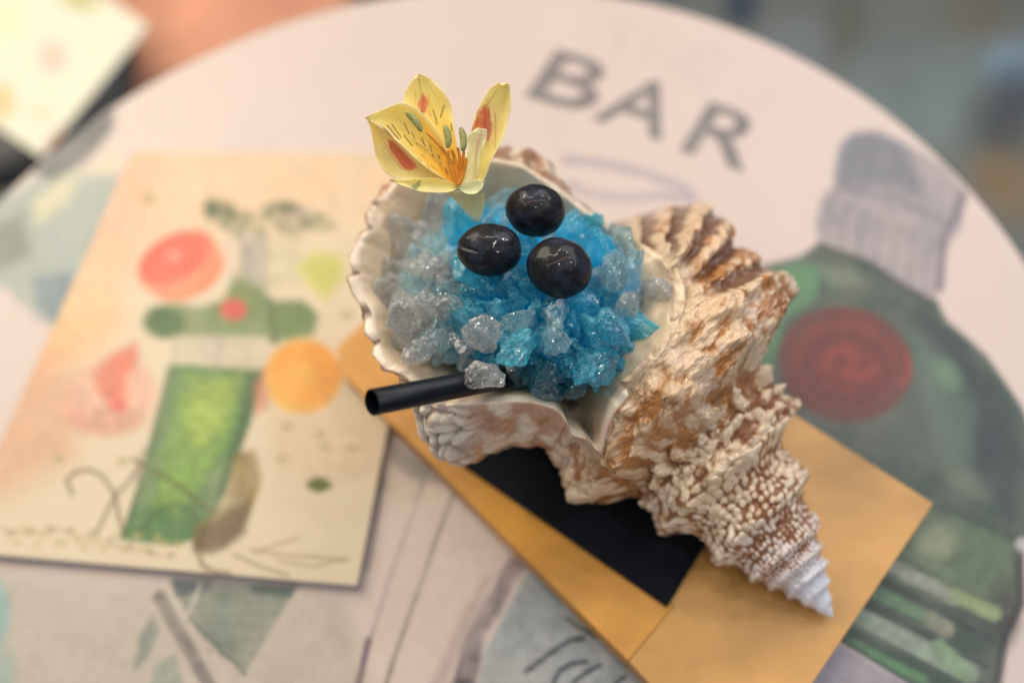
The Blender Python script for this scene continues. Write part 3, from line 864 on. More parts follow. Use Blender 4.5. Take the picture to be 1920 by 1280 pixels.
# scallops of the free lip
sc_w = sstep(11.5, 13, kk) * sstep(27, 25, kk)
outd = rim - ctr; outd[:, 2] = 0; outd /= np.linalg.norm(outd, axis=1)[:, None]
wave = np.abs(np.sin(kk * math.pi / 2.35 + .5 * np.sin(kk * 1.7)))
rim = rim + outd * ((wave - .5) * .0022 * sc_w)[:, None] + np.array([0, 0, 1.0]) * ((wave - .5) * .0016 * sc_w)[:, None]
bel = bel + outd * ((wave - .5) * .0022 * sc_w)[:, None]
ro = sstep(0, .3, 1 - ob_)
small = (vnoise(np.stack([kk * 2.3, kk * 0, kk * 0], -1), 4) - .5)
rim[:, 2] += small * .0016 * ro

rows = []
bot = at_z(1010, 600, .045); bot2 = at_z(1010, 610, .020)


def toward(A, c, f, z):
    Q = A * (1 - f) + c * f
    Q = Q.copy(); Q[:, 2] = z; return Q


rz = rim[:, 2]
inner = [toward(rim, bot, 1.0, .045), toward(rim, bot, .80, .050), toward(rim, bot, .5, .068), toward(rim, bot, .25, np.minimum(rz - .020, .094) * (1 - ob_) + (rz - .013) * ob_), toward(rim, bot, .10, rz - .0075 * (1 - ob_) - .0035 * ob_), toward(rim, bot, .03, rz - .0015 * (1 - ob_) - .0006 * ob_), rim]


def catrows(keys, per):
    keys = [keys[0]] + keys + [keys[-1]]
    out = []
    for i in range(1, len(keys) - 2):
        p0, p1, p2, p3 = keys[i - 1:i + 3]
        for f in np.linspace(0, 1, per, endpoint=False):
            out.append(.5 * (2 * p1 + (p2 - p0) * f + (2 * p0 - 5 * p1 + 4 * p2 - p3) * f ** 2 + (3 * p1 - p0 - 3 * p2 + p3) * f ** 3))
    out.append(keys[-2])
    return np.stack(out)


LIN = catrows(inner, 9)
nrow = LIN.shape[0]
Lv = LIN.reshape(-1, 3)
nn = fbm(Lv * 90, 3, 61); nf = fbm(Lv * 300, 3, 62)
rowi = np.repeat(np.arange(nrow), NK); kki = np.tile(kk, nrow)
Lv = Lv + np.array([0, 0, 1.0]) * ((nn - .5) * .0035 * sstep(nrow - 3, nrow - 20, rowi))[:, None]
obi = np.tile(ob_, nrow)
Lv[:, 2] += (nf - .5) * .0004 * obi
cL = lin((214, 190, 160)) * (1 + .25 * (nn - .5))[:, None]
edge = sstep(nrow - 9, nrow - 1, rowi)
cL = cL * (1 - (edge * .6)[:, None]) + lin((226, 208, 190)) * (edge * .6)[:, None]
# brown marks in the notches of the lip
notch = sstep(.45, .12, np.tile(wave, nrow)) * np.tile(sc_w, nrow) * sstep(nrow - 5, nrow - 1, rowi)
cL = cL * (1 - notch[:, None] * .8) + lin((96, 62, 44)) * notch[:, None] * .8
# callus: brownish speckle towards the body
sp_ = obi * sstep(nrow - 16, nrow - 1, rowi) * sstep(.42, .58, nf + .3 * (nn - .5))
cL = cL * (1 - sp_[:, None] * .7) + lin((160, 112, 70)) * sp_[:, None] * .7
MAT_LIN = pigment_mat('shell_lining', rough=0.3, coat=0.7, bump=0.0006, bscale=120, sss=0.35, spec=0.5)
MAT_SHELL = pigment_mat('shell_outside', rough=0.34, coat=0.6, bump=0.0004, bscale=900, sss=0.12, noise_var=.08, coat_rough=.06)
o = mesh_obj('lining', Lv, grid_faces(nrow, NK, True), MAT_LIN, colors=cL); adopt(o, shell)

# outside of the cup
thick = outd * .0028
tk = (ro * 1.0)[:, None]
r1 = rim + thick * tk + np.array([0, 0, -.0006])
m1 = rim * .55 + bel * .45 + outd * .0015 * tk
b2_ = toward(bel, bot2, .10, np.maximum(bel[:, 2] - .022, .03)) ; b3_ = toward(bel, bot2, .45, .034); b4_ = toward(bel, bot2, .9, .026)
outer = [rim, r1, m1, bel, b2_, b3_, b4_]
OUT = catrows(outer, 14)
nro = OUT.shape[0]
rowo = np.repeat(np.arange(nro), NK) / 14.0; kko = np.tile(kk, nro)
Ov = OUT.reshape(-1, 3)
# knobs of the lower lip lobe and ribs elsewhere
lob = sstep(5.0, 7.5, kko) * sstep(12.5, 10.5, kko) * sstep(.9, 1.5, rowo) * sstep(5.2, 4.2, rowo)
A = rowo * 2.3 + (vnoise(np.stack([rowo * 1.5, kko * .9, kko * 0], -1), 3) - .5) * 1.2; B = kko * 1.05 + (vnoise(np.stack([rowo * 1.1, kko * .8, kko * 0], -1), 13) - .5) * 1.4
best = np.full(A.shape, 9.0); hh = np.zeros(A.shape)
for da in (-1, 0, 1):
    for db in (-1, 0, 1):
        ca = np.floor(A).astype(np.int64) + da; cb = np.floor(B).astype(np.int64) + db
        d = np.hypot(A - ca - .5 - (hash3(ca, cb, ca * 0, 5) - .5) * .5, B - cb - .5 - (hash3(ca, cb, ca * 0 + 1, 5) - .5) * .4)
        mm_ = d < best; best = np.where(mm_, d, best); hh = np.where(mm_, hash3(ca, cb, ca * 0 + 3, 5), hh)
kn = np.clip(1 - (best / (.42 + .25 * hh)) ** 2, 0, 1)
outn = np.tile(outd, (nro, 1)) + np.array([0, 0, .35])
side = sstep(.9, 1.6, rowo) * (1 - np.tile(ob_, nro))
o1 = fbm(Ov * 90, 4, 71); o2 = fbm(Ov * 260, 4, 72)
ribs = np.cos(kko * 2 * math.pi / 1.15 + 2 * (o1 - .5))
Ov = Ov + outn * ((kn * (.5 + .5 * hh) * .0030 * lob) + (o1 - .5) * .0030 * side + (o2 - .5) * .0012 * side + ribs * .0007 * side * (1 - lob) + kn * .0007 * side)[:, None]
wh = sstep(6.2, 7.4, kko) * sstep(11.5, 10.2, kko)
basec = lin((214, 196, 172))
mm2 = sstep(.40, .62, o1 + .25 * (o2 - .5) - .06 * ribs)
cO = basec * (1 - mm2[:, None] * .75) + lin((166, 104, 66)) * mm2[:, None] * .75
cO = cO * (1 - (wh * .75)[:, None]) + (lin((216, 206, 190)) * (.75 + .35 * kn)[:, None]) * (wh * .75)[:, None]
gap = wh * sstep(.35, .05, kn) * sstep(.9, 1.4, rowo)
cO = cO * (1 - gap[:, None] * .55) + lin((110, 86, 78)) * gap[:, None] * .55  # crevice shade between the knobs, painted into the colour
topb = sstep(28, 30, kko) * sstep(35.5, 34, kko) * sstep(.45, .56, o2 + .15 * ribs)
cO = cO * (1 - topb[:, None] * .75) + lin((126, 78, 44)) * topb[:, None] * .75
e_ = sstep(1.2, .4, rowo)[:, None] * .8
cO = cO * (1 - e_) + lin((224, 206, 186)) * e_
nt_ = sstep(.45, .12, np.tile(wave, nro)) * np.tile(sc_w, nro) * sstep(2.4, 1.0, rowo)
cO = cO * (1 - nt_[:, None] * .85) + lin((92, 60, 44)) * nt_[:, None] * .85
o = mesh_obj('outer_lip', Ov, grid_faces(nro, NK, True)[:, ::-1], MAT_SHELL, colors=cO); adopt(o, shell)

# whorls and spire: open the body where the cup is
NS, NT = 760, 620
P, s, T, c, pxy = body_surface(NS, NT)
F = grid_faces(NS, NT, True)
rimpx = to_px(rim)
rc = rimpx.mean(0)
hole = rc + (rimpx - rc) * (0.985 - .045 * ob_)[:, None]
X, Y = pxy[..., 0].ravel(), pxy[..., 1].ravel()
front = (np.sin(T) < .25).ravel()
inside = in_poly(X, Y, hole[::3]) & front
F = F[~inside[F].any(1)]
split = 300
fs = F[:, 0] // NT
sidx = int(np.searchsorted(s, split))


def sub(Fm, name):
    used = np.unique(Fm); remap = np.full(NS * NT, -1); remap[used] = np.arange(len(used))
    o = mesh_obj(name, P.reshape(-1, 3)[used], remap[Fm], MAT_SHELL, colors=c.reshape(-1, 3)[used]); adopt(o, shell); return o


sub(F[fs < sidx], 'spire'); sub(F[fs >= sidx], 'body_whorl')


# ------------------------------------------------------------------ blue drink and crushed ice
def ice_mat(name, col, rough, milk, milkcol, bump=.0026, clear=.27, vw=.7):
    m, nt, b = new_mat(name)
    b.inputs['Base Color'].default_value = (*col, 1)
    b.inputs['Transmission Weight'].default_value = 1.0
    b.inputs['IOR'].default_value = 1.31
    b.inputs['Roughness'].default_value = rough
    b.inputs['Coat Weight'].default_value = 1.0; b.inputs['Coat Roughness'].default_value = 0.05; b.inputs['Coat IOR'].default_value = 1.8
    b.inputs['Specular IOR Level'].default_value = 0.6
    tr = nt.nodes.new('ShaderNodeBsdfTranslucent'); tr.inputs['Color'].default_value = (*milkcol, 1)
    df = nt.nodes.new('ShaderNodeBsdfDiffuse'); df.inputs['Color'].default_value = (*milkcol, 1)
    ad = nt.nodes.new('ShaderNodeMixShader'); ad.inputs[0].default_value = .5
    nt.links.new(tr.outputs[0], ad.inputs[1]); nt.links.new(df.outputs[0], ad.inputs[2])
    mx = nt.nodes.new('ShaderNodeMixShader')
    tc = nt.nodes.new('ShaderNodeTexCoord'); ns = nt.nodes.new('ShaderNodeTexNoise'); ns.inputs['Scale'].default_value = 1.7; ns.inputs['Detail'].default_value = 6
    nt.links.new(tc.outputs['Object'], ns.inputs['Vector'])
    mr = nt.nodes.new('ShaderNodeMapRange'); mr.inputs[1].default_value = .40; mr.inputs[2].default_value = .66; mr.inputs[3].default_value = milk * .15; mr.inputs[4].default_value = min(1, milk * 2.4)
    nt.links.new(ns.outputs[0], mr.inputs[0])
    # white fracture lines and strings of bubbles frozen into the ice
    last = mr.outputs[0]
    for sc_v, wd_v, am in ((1.4, .015, .9), (3.0, .018, .7)):
        nv_ = nt.nodes.new('ShaderNodeTexNoise'); nv_.inputs['Scale'].default_value = sc_v; nv_.inputs['Detail'].default_value = 3; nv_.inputs['Distortion'].default_value = .8
        nt.links.new(tc.outputs['Object'], nv_.inputs['Vector'])
        s1 = nt.nodes.new('ShaderNodeMath'); s1.operation = 'SUBTRACT'; s1.inputs[1].default_value = .5; nt.links.new(nv_.outputs[0], s1.inputs[0])
        s2 = nt.nodes.new('ShaderNodeMath'); s2.operation = 'ABSOLUTE'; nt.links.new(s1.outputs[0], s2.inputs[0])
        s3 = nt.nodes.new('ShaderNodeMapRange'); s3.inputs[1].default_value = 0; s3.inputs[2].default_value = wd_v; s3.inputs[3].default_value = am; s3.inputs[4].default_value = 0
        nt.links.new(s2.outputs[0], s3.inputs[0])
        s4 = nt.nodes.new('ShaderNodeMath'); s4.operation = 'MAXIMUM'; nt.links.new(s3.outputs[0], s4.inputs[0]); nt.links.new(last, s4.inputs[1]); last = s4.outputs[0]
    vc = nt.nodes.new('ShaderNodeMix'); vc.data_type = 'RGBA'
    vc.inputs[6].default_value = (*milkcol, 1); vc.inputs[7].default_value = tuple((1 - vw) * c_ + vw * .97 for c_ in milkcol) + (1,)
    vr = nt.nodes.new('ShaderNodeMapRange'); vr.inputs[1].default_value = .35; vr.inputs[2].default_value = .8; nt.links.new(last, vr.inputs[0])
    nt.links.new(vr.outputs[0], vc.inputs[0]); nt.links.new(vc.outputs[2], tr.inputs['Color']); nt.links.new(vc.outputs[2], df.inputs['Color'])
    nt.links.new(last, mx.inputs[0])
    nt.links.new(b.outputs[0], mx.inputs[1]); nt.links.new(ad.outputs[0], mx.inputs[2])
    nt.links.new(mx.outputs[0], nt.nodes['Material Output'].inputs[0])
    # part of the light goes straight through each thin wet shard, under a sharp surface reflection
    n2_ = nt.nodes.new('ShaderNodeTexNoise'); n2_.inputs['Scale'].default_value = 3.2; n2_.inputs['Detail'].default_value = 4; n2_.inputs['Distortion'].default_value = 1.4
    nt.links.new(tc.outputs['Object'], n2_.inputs['Vector'])
    bp = nt.nodes.new('ShaderNodeBump'); bp.inputs['Distance'].default_value = bump; bp.inputs['Strength'].default_value = 1
    nt.links.new(n2_.outputs[0], bp.inputs['Height'])
    nt.links.new(bp.outputs[0], b.inputs['Normal'])
    tp = nt.nodes.new('ShaderNodeBsdfTransparent'); tp.inputs['Color'].default_value = (*[c_ ** .6 for c_ in col], 1)
    gl = nt.nodes.new('ShaderNodeBsdfGlossy'); gl.inputs['Roughness'].default_value = .07; gl.inputs['Color'].default_value = (1, 1, 1, 1)
    nt.links.new(bp.outputs[0], gl.inputs['Normal'])
    fr_ = nt.nodes.new('ShaderNodeFresnel'); fr_.inputs['IOR'].default_value = 1.6; nt.links.new(bp.outputs[0], fr_.inputs['Normal'])
    m3 = nt.nodes.new('ShaderNodeMixShader'); nt.links.new(fr_.outputs[0], m3.inputs[0])
    nt.links.new(tp.outputs[0], m3.inputs[1]); nt.links.new(gl.outputs[0], m3.inputs[2])
    m2 = nt.nodes.new('ShaderNodeMixShader'); m2.inputs[0].default_value = clear
    nt.links.new(mx.outputs[0], m2.inputs[1]); nt.links.new(m3.outputs[0], m2.inputs[2])
    nt.links.new(m2.outputs[0], nt.nodes['Material Output'].inputs[0])
    return m


ICE = {'clear': ice_mat('ice_clear', (.98, .99, 1.0), .01, .10, (1.0, .99, .96)),
       'pale': ice_mat('ice_pale', (.72, .95, 1.0), .01, .16, (.58, .90, .98), vw=.6),
       'blue': ice_mat('ice_blue', (.16, .82, 1.0), .01, .27, (.10, .80, 1.0), vw=.42),
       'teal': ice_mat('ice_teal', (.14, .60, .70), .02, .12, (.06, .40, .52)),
       'frost': ice_mat('ice_frosted', (.35, .82, .97), .25, .7, (.35, .74, .90))}


def chunk_mesh(seed, round_=0.0, sub_=3):
    import bmesh
    bm = bmesh.new()
    bmesh.ops.create_icosphere(bm, subdivisions=sub_ + 1, radius=1.0)
    r_ = random.Random(seed)
    planes = []
    for _ in range(11):
        n = Vector((r_.gauss(0, 1), r_.gauss(0, 1), r_.gauss(0, 1))).normalized()
        planes.append((n, r_.uniform(.40, .85)))
        co = np.array([v.co[:] for v in bm.verts])
    nz = fbm(co * 1.6 + r_.uniform(0, 90), 3, seed)
    nz2 = fbm(co * 4.5 + r_.uniform(0, 90), 2, seed + 5)
    for v, a, b_ in zip(bm.verts, nz, nz2):
        k = 1.0
        for n, d in planes:
            t = v.co.dot(n)
            if t > 1e-3: k = min(k, d / t)
        k = k * (1 - round_) + .85 * round_
        v.co *= k * (.64 + .72 * a) * (.88 + .24 * b_)
    for v in bm.verts:
        v.co.x *= 1.18
    me = bpy.data.meshes.new('ice_chunk'); bm.to_mesh(me); bm.free()
    me.polygons.foreach_set('use_smooth', np.full(len(me.polygons), True))
    me.set_sharp_from_angle(angle=math.radians(28)) if round_ < .5 else None
    return me


CH = {}
for kname, mat in ICE.items():
    CH[kname] = []
    for i in range(7):
        me = chunk_mesh(100 + i, 0.0)
        me.materials.append(mat); CH[kname].append(me)

ICE_POLY = [(742, 448), (775, 415), (830, 398), (890, 385), (940, 372), (1000, 390), (1070, 412), (1135, 425), (1180, 462), (1200, 520), (1200, 590), (1196, 640), (1160, 690),
            (1128, 725), (1075, 742), (1000, 728), (930, 712), (868, 690), (800, 672), (745, 640), (722, 585), (722, 510)]
icex = np.array(ICE_POLY, float)


def heap_z(x, y):
    e = seg_dist(np.array([x]), np.array([y]), ICE_POLY, True)[0]
    return .108 + .017 * min(1, e / 120.0) ** .7


GROUPS = {'clear': ('small clear crushed ice chunk on the left of the heap', 'clear crushed ice on the left'),
          'pale': ('small pale blue crushed ice chunk around the blue middle', 'pale blue crushed ice'),
          'blue': ('small bright blue crushed ice chunk below the grapes', 'bright blue crushed ice'),
          'teal': ('dark teal crushed ice chunk above the lower shell lip', 'dark teal crushed ice')}


def ice_place(x, y):
    if y < 445 and x < 900: return 'at the back of the heap below the flower'
    if y < 455: return 'at the back of the heap behind the grapes'
    if x < 790 and y < 540: return 'beside the upper left shell lip'
    if x < 800: return 'beside the lower left shell lip'
    if x > 1130 and y < 570: return 'between the lowest grape and the right lining'
    if x > 1120: return 'at the lower right by the lining'
    if y > 680 and x > 1050: return 'above the pointed spout of the shell'
    if y > 670: return 'just above the straw and lower lip'
    if x < 880: return 'left of the leftmost grape'
    if y < 540: return 'in the gap between the three grapes'
    if x < 1000: return 'in front of the leftmost grape'
    return 'in front of the lowest grape'


ADJ = {'clear': 'clear crushed ice chunk', 'pale': 'pale blue crushed ice chunk', 'blue': 'bright blue crushed ice chunk', 'teal': 'dark teal crushed ice chunk'}


def ice_kind(x, y):
    j = random.gauss(0, 34)
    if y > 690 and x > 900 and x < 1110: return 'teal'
    if y + j * .5 < 425: return 'pale' if x > 880 else 'clear'
    if x + j < 835: return 'clear' if random.random() < .95 else 'pale'
    if x + j < 880: return 'pale' if random.random() < .75 else 'clear'
    if x > 1150 and y < 560: return 'pale' if random.random() < .5 else 'blue'
    return 'blue' if random.random() < .88 else ('pale' if random.random() < .7 else 'clear')


def put_ice(me, P_, size, name='ice_chunk', rot=None, sq=None):
    o = bpy.data.objects.new(name, me); COL.objects.link(o)
    o.location = Vector(P_)
    o.rotation_euler = rot or (random.uniform(0, 6.28), random.uniform(0, 6.28), random.uniform(0, 6.28))
    q_ = sq or (random.uniform(.85, 1.3), random.uniform(.7, 1.1), random.uniform(.55, 1.0))
    o.scale = tuple(size * a for a in q_)
    return o


pts = []
tries = 0
while len(pts) < 240 and tries < 42000:
    tries += 1
    x = random.uniform(715, 1205); y = random.uniform(370, 745)
    if not in_poly(np.array([x]), np.array([y]), icex)[0]: continue
    sz = (random.choice([30, 36, 42]) if tries < 900 else random.choice([24, 28]) if tries < 9000 else random.choice([14, 18]) if tries < 20000 else random.choice([9, 11]))
    lay = 0
    ed_ = seg_dist(np.array([x]), np.array([y]), ICE_POLY, True)[0]
    if y > 640 and sz > ed_ + 13: continue
    ok = True
    for (a, b, r0, l0) in pts:
        if l0 == lay and math.hypot(a - x, b - y) < (sz + r0) * .74: ok = False; break
    if ok: pts.append((x, y, sz, lay))
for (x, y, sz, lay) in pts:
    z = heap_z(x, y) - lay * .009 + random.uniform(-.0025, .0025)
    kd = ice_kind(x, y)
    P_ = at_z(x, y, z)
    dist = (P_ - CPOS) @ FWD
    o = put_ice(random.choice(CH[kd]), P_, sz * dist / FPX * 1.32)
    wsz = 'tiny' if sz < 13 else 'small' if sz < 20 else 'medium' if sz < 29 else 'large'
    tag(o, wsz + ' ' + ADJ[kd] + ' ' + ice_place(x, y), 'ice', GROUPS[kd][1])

# the larger pieces one can pick out
BIG = [('frost', (1038, 592), 36, .130, 'frosted pale blue ice lump right below the lowest grape'),
       ('blue', (965, 660), 42, .129, 'broad smooth bright blue ice chunk in the middle front'),
       ('clear', (905, 705), 38, .129, 'rounded clear ice lump lying over the black straw'),
       ('clear', (905, 625), 36, .130, 'large sparkling clear ice chunk above the straw'),
       ('pale', (1152, 505), 42, .124, 'tall rounded watery ice lump right of the grapes'),
       ('clear', (1172, 570), 32, .122, 'yellowish clear drop of ice beside the right lining'),
       ('blue', (1150, 625), 46, .122, 'long blue ice chunk reaching to the right lining'),
       ('clear', (755, 600), 34, .120, 'frosty clear ice chunk at the left lip'),
       ('clear', (790, 655), 38, .120, 'flat clear ice chunk at the lower left lip'),
       ('clear', (850, 575), 38, .127, 'jagged clear ice chunk left of the blue ice'),
       ('pale', (1040, 640), 34, .131, 'bubbly whitish blue ice chunk in the centre front'),
       ('clear', (820, 505), 34, .124, 'glittering clear ice chunk left of the middle grape'),
       ('pale', (845, 545), 30, .126, 'translucent blue ice chunk under the middle grape'),
       ('clear', (1236, 540), 30, .117, 'lone clear ice drop resting on the right lining'),
       ('blue', (1090, 700), 34, .122, 'blue ice chunk near the spout of the shell'),
       ('pale', (975, 595), 30, .131, 'shiny wet pale ice chunk below the middle grape')]
for i, (kd, (x, y), sz, z, lab) in enumerate(BIG):
    P_ = at_z(x, y, z); dist = (P_ - CPOS) @ FWD
    me = chunk_mesh(300 + i, .35 if 'round' in lab or 'drop' in lab else .08); me.materials.append(ICE[kd])
    o = put_ice(me, P_, sz * dist / FPX * 1.12, sq=(1, .9, .75) if 'drop' not in lab else (.7, 1, .7))
    tag(o, lab, 'ice')

# blue liquid below the ice
DR = lin((20, 170, 215))
polyd = [(c0 + (p_ - c0) * .93) for c0, p_ in ((np.array([965, 575.]), np.array(q_, float)) for q_ in ICE_POLY)]
NKd = 420
dl = closed_spline(np.array(polyd), NKd)
ring_rows = []
zt = .105
for f in np.linspace(0, 1, 140):
    px_ = np.array([965, 575.]) * (1 - f) + dl * f
    ring_rows.append(px_)
RW = np.stack(ring_rows)
D3 = at_z(RW[..., 0], RW[..., 1], np.full(RW.shape[:2], zt))
fr = np.linspace(0, 1, 140)[:, None]
D3[..., 2] += .012 * (1 - fr ** 2) + ((fbm(D3 * 130, 4, 81) - .5) * .009 + np.abs(fbm(D3 * 300, 2, 83) - .5) * .006) * sstep(1, .8, fr)
low_ = D3[-1].copy(); low_ = low_ * .6 + D3[-1].mean(0) * .4; low_[:, 2] = .060
D3 = np.concatenate([D3, low_[None]])
xy = to_px(D3.reshape(-1, 3)); gx = xy[:, 0]
wb = sstep(790, 900, gx + 40 * (fbm(D3.reshape(-1, 3) * 150, 3, 82) - .5) * 2)[:, None]
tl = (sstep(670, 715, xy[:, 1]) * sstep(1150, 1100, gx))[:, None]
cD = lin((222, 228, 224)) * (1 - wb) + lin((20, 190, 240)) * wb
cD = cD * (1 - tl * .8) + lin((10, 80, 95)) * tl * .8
MAT_DRINK = pigment_mat('blue_slush', rough=0.12, coat=.5, bump=.0015, bscale=260, sss=.3)
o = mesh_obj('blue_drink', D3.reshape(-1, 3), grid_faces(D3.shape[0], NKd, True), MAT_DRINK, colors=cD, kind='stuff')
o['label'] = 'bright blue slushy drink filling the shell under the crushed ice'; o['category'] = 'drink'


# ------------------------------------------------------------------ black straw
def frame_from(d):
    d = d / np.linalg.norm(d); a = np.cross(d, [0, 0, 1.0]); a /= np.linalg.norm(a); return d, a, np.cross(d, a)


MAT_STRAW = plain_mat('black_plastic', (0.004, 0.006, 0.010), 0.33, 200, 0.3, 0.00004, spec=.3)
e0 = at_d(697, 754, .312); e1 = at_d(868, 721, .338)
dd = e1 - e0; e2 = e0 + dd * 2.05
dd, a_, b_ = frame_from(dd)
L_ = np.linalg.norm(e2 - e0); ro_, ri_ = .0047, .0043
prof = [(0.0002, ri_ + .0001), (0, (ri_ + ro_) / 2), (0.0002, ro_), (L_ * .5, ro_), (L_, ro_), (L_, ri_), (L_ * .5, ri_), (.0002, ri_)]
an = np.linspace(0, 2 * math.pi, 48, endpoint=False)
SV = np.stack([e0 + dd * h + a_ * r * math.cos(t) + b_ * r * math.sin(t) for h, r in prof for t in an])
o = mesh_obj('drinking_straw', SV, grid_faces(len(prof), 48, True), MAT_STRAW)
tag(o, 'thick black plastic straw sticking out over the lower left lip', 'straw')


# ------------------------------------------------------------------ three grapes
def grape(cx_, cy_, rx, ry, ang, dist, label, scar, slit=False):
    nu, nv = 150, 220
    th = np.linspace(0.001, math.pi - .001, nu); ph = np.linspace(0, 2 * math.pi, nv, endpoint=False)
    TH, PHI = np.meshgrid(th, ph, indexing='ij')
    D = np.stack([np.cos(TH), np.sin(TH) * np.cos(PHI), np.sin(TH) * np.sin(PHI)], -1)   # long axis x
    C = at_d(cx_, cy_, dist)
    ca, sa = math.cos(math.radians(ang)), math.sin(math.radians(ang))
    ex = CX * ca - CY * sa; ey = CX * sa + CY * ca; ez = -FWD
    R1, R2 = rx * dist / FPX, ry * dist / FPX
    n = fbm(D * 1.6 + cx_, 3, 91); n2 = fbm(D * 7 + cx_, 4, 92); n3 = fbm(D * 2.6 + cy_, 3, 93)
    k = 1 + (n - .5) * .10 + (n2 - .5) * .006
    if slit:
        dx, dy = D[..., 0], D[..., 1]
        dxy = seg_dist(dx, dy, [(-.99, .10), (-.72, -.06), (-.40, -.16)])
        k = k - .06 * np.exp(-(dxy / .06) ** 2) * (D[..., 2] > -.2) + .025 * np.exp(-(seg_dist(dx, dy, [(-1.0, .22), (-.95, .0)]) / .14) ** 2)
    P = C + ex * (D[..., 0] * k * R1)[..., None] + ey * (D[..., 1] * k * R2)[..., None] + ez * (D[..., 2] * k * R2)[..., None]
    P = P.reshape(-1, 3)
    w = sstep(.42, .72, n3)[..., None]
    c_ = lin((5, 6, 9)) * (1 - w) + lin((32, 37, 54)) * w
    w2 = sstep(.52, .74, n2)[..., None] * .5
    c_ = c_ * (1 - w2) + lin((36, 39, 52)) * w2
    w3 = sstep(.55, .7, fbm(D * 2.2 + 7 + cx_, 2, 96))[..., None] * .7
    c_ = c_ * (1 - w3) + lin((14, 8, 13)) * w3
    for sc in scar:
        dxy = seg_dist(D[..., 0] + .03 * (n2 - .5), D[..., 1] + .05 * (n2 - .5), sc)
        ws = (np.exp(-(dxy / .012) ** 2) * (D[..., 2] > 0) * .7)[..., None]
        c_ = c_ * (1 - ws) + lin((120, 92, 84)) * ws
    m = MAT_GRAPE
    o = mesh_obj('grape', P, grid_faces(nu, nv, True), m, colors=c_.reshape(-1, 3))
    tag(o, label, 'grape', 'three black grapes on the crushed ice')


MAT_GRAPE = pigment_mat('grape_skin', rough=0.5, coat=.38, bump=.00008, bscale=700, spec=.25, coat_rough=.02)
grape(1004, 395, 57, 49, 8, .359, 'black grape nearest the back rim, topmost of the three', [[(-.4, .0), (-.15, .22), (.25, .30), (.42, .12)]])
grape(918, 469, 61, 50, 3, .350, 'black grape with a slit in its skin, leftmost of the three', [], True)
grape(1049, 503, 62, 56, 25, .343, 'roundest black grape, lowest of the three, with a scratch', [[(-.35, -.15), (.05, .35), (.30, .42), (.38, .2)]])


# ------------------------------------------------------------------ the flower
MAT_PETAL = pigment_mat('petal', gain=1.25, rough=0.5, bump=.0001, bscale=500, sss=.25, spec=.35)
nt = MAT_PETAL.node_tree
bs_ = nt.nodes['Principled BSDF']
tr_ = nt.nodes.new('ShaderNodeBsdfTranslucent')
nt.links.new(nt.nodes['Vector Math'].outputs[0], tr_.inputs['Color'])
mx_ = nt.nodes.new('ShaderNodeMixShader'); mx_.inputs[0].default_value = .28
nt.links.new(bs_.outputs[0], mx_.inputs[1]); nt.links.new(tr_.outputs[0], mx_.inputs[2])
nt.links.new(mx_.outputs[0], nt.nodes['Material Output'].inputs[0])
flower = thing('flower', 'yellow lily-like flower with red flecks at the back rim', 'flower', tuple(at_d(865, 352, .350)))
FD = .338


def open_spline(A, n):
    A = np.asarray(A, float); m = len(A) - 1
    u_ = np.linspace(0, m, n); i = np.minimum(np.floor(u_).astype(int), m - 1); f = (u_ - i)[:, None]
    g = lambda j: A[np.clip(j, 0, m)]
    p0, p1, p2, p3 = g(i - 1), g(i), g(i + 1), g(i + 2)
    return .5 * (2 * p1 + (p2 - p0) * f + (2 * p0 - 5 * p1 + 4 * p2 - p3) * f ** 2 + (3 * p1 - p0 - 3 * p2 + p3) * f ** 3)


def petal(left, right, d0, d1, bulge, painter, label=None, ruffle=.0006):
    """left/right: edge curves from base to tip (reference coordinates); d0,d1 distance of base and tip; bulge>0: middle further away"""
    nl, nw = 220, 150
    Lc_ = open_spline(left, nl); Rc_ = open_spline(right, nl)
    w = np.linspace(0, 1, nw)
    Q = Lc_[:, None, :] * (1 - w[None, :, None]) + Rc_[:, None, :] * w[None, :, None]
    f = np.linspace(0, 1, nl)[:, None]
    dist = d0 + (d1 - d0) * f ** 1.3 + bulge * (4 * w * (1 - w))[None, :] * np.sin(np.clip(f * 1.05 + .08, 0, 1) * math.pi) ** .7
    dist = dist + ruffle * np.sin(f * 21 + w[None, :] * 3) * (np.abs(w[None, :] - .5) * 2) ** 3
    wx = 1.2 * (np.abs(w - .5) * 2) ** 4
    veins = np.cos(w * math.pi * 14)[None, :] * .00004
    V_ = at_d(Q[..., 0], Q[..., 1], dist + veins + .010).reshape(-1, 3)
    q_ = Q.reshape(-1, 2)
    p_ = Print(q_[:, 0] * 8, q_[:, 1] * 8, (240, 222, 132))
    painter(p_, np.repeat(f[:, 0], nw), np.tile(w, nl))
    o = mesh_obj('petal', V_, grid_faces(nl, nw), MAT_PETAL, colors=p_.c)
    sd = o.modifiers.new('thickness', 'SOLIDIFY'); sd.thickness = .0002; sd.offset = 0
    adopt(o, flower)
    if label: o['label'] = label
    return o


S8 = lambda pts: [(a * 8, b * 8) for a, b in pts]


def blend(p, w, col):
    p.c = p.c * (1 - w[:, None]) + lin(col) * w[:, None]


DK = (92, 34, 30); RED = (214, 92, 68); CRM = (240, 230, 180); YEL = (244, 210, 80); ORG = (230, 140, 30); PALE = (238, 234, 196)


def dashes(p, L, w=1.9, col=DK):
    for (a, b, c_, d_) in L:
        p.line(S8([(a, b), (c_, d_)]), w * 8, col, a=.95, soft=4, var=.05)


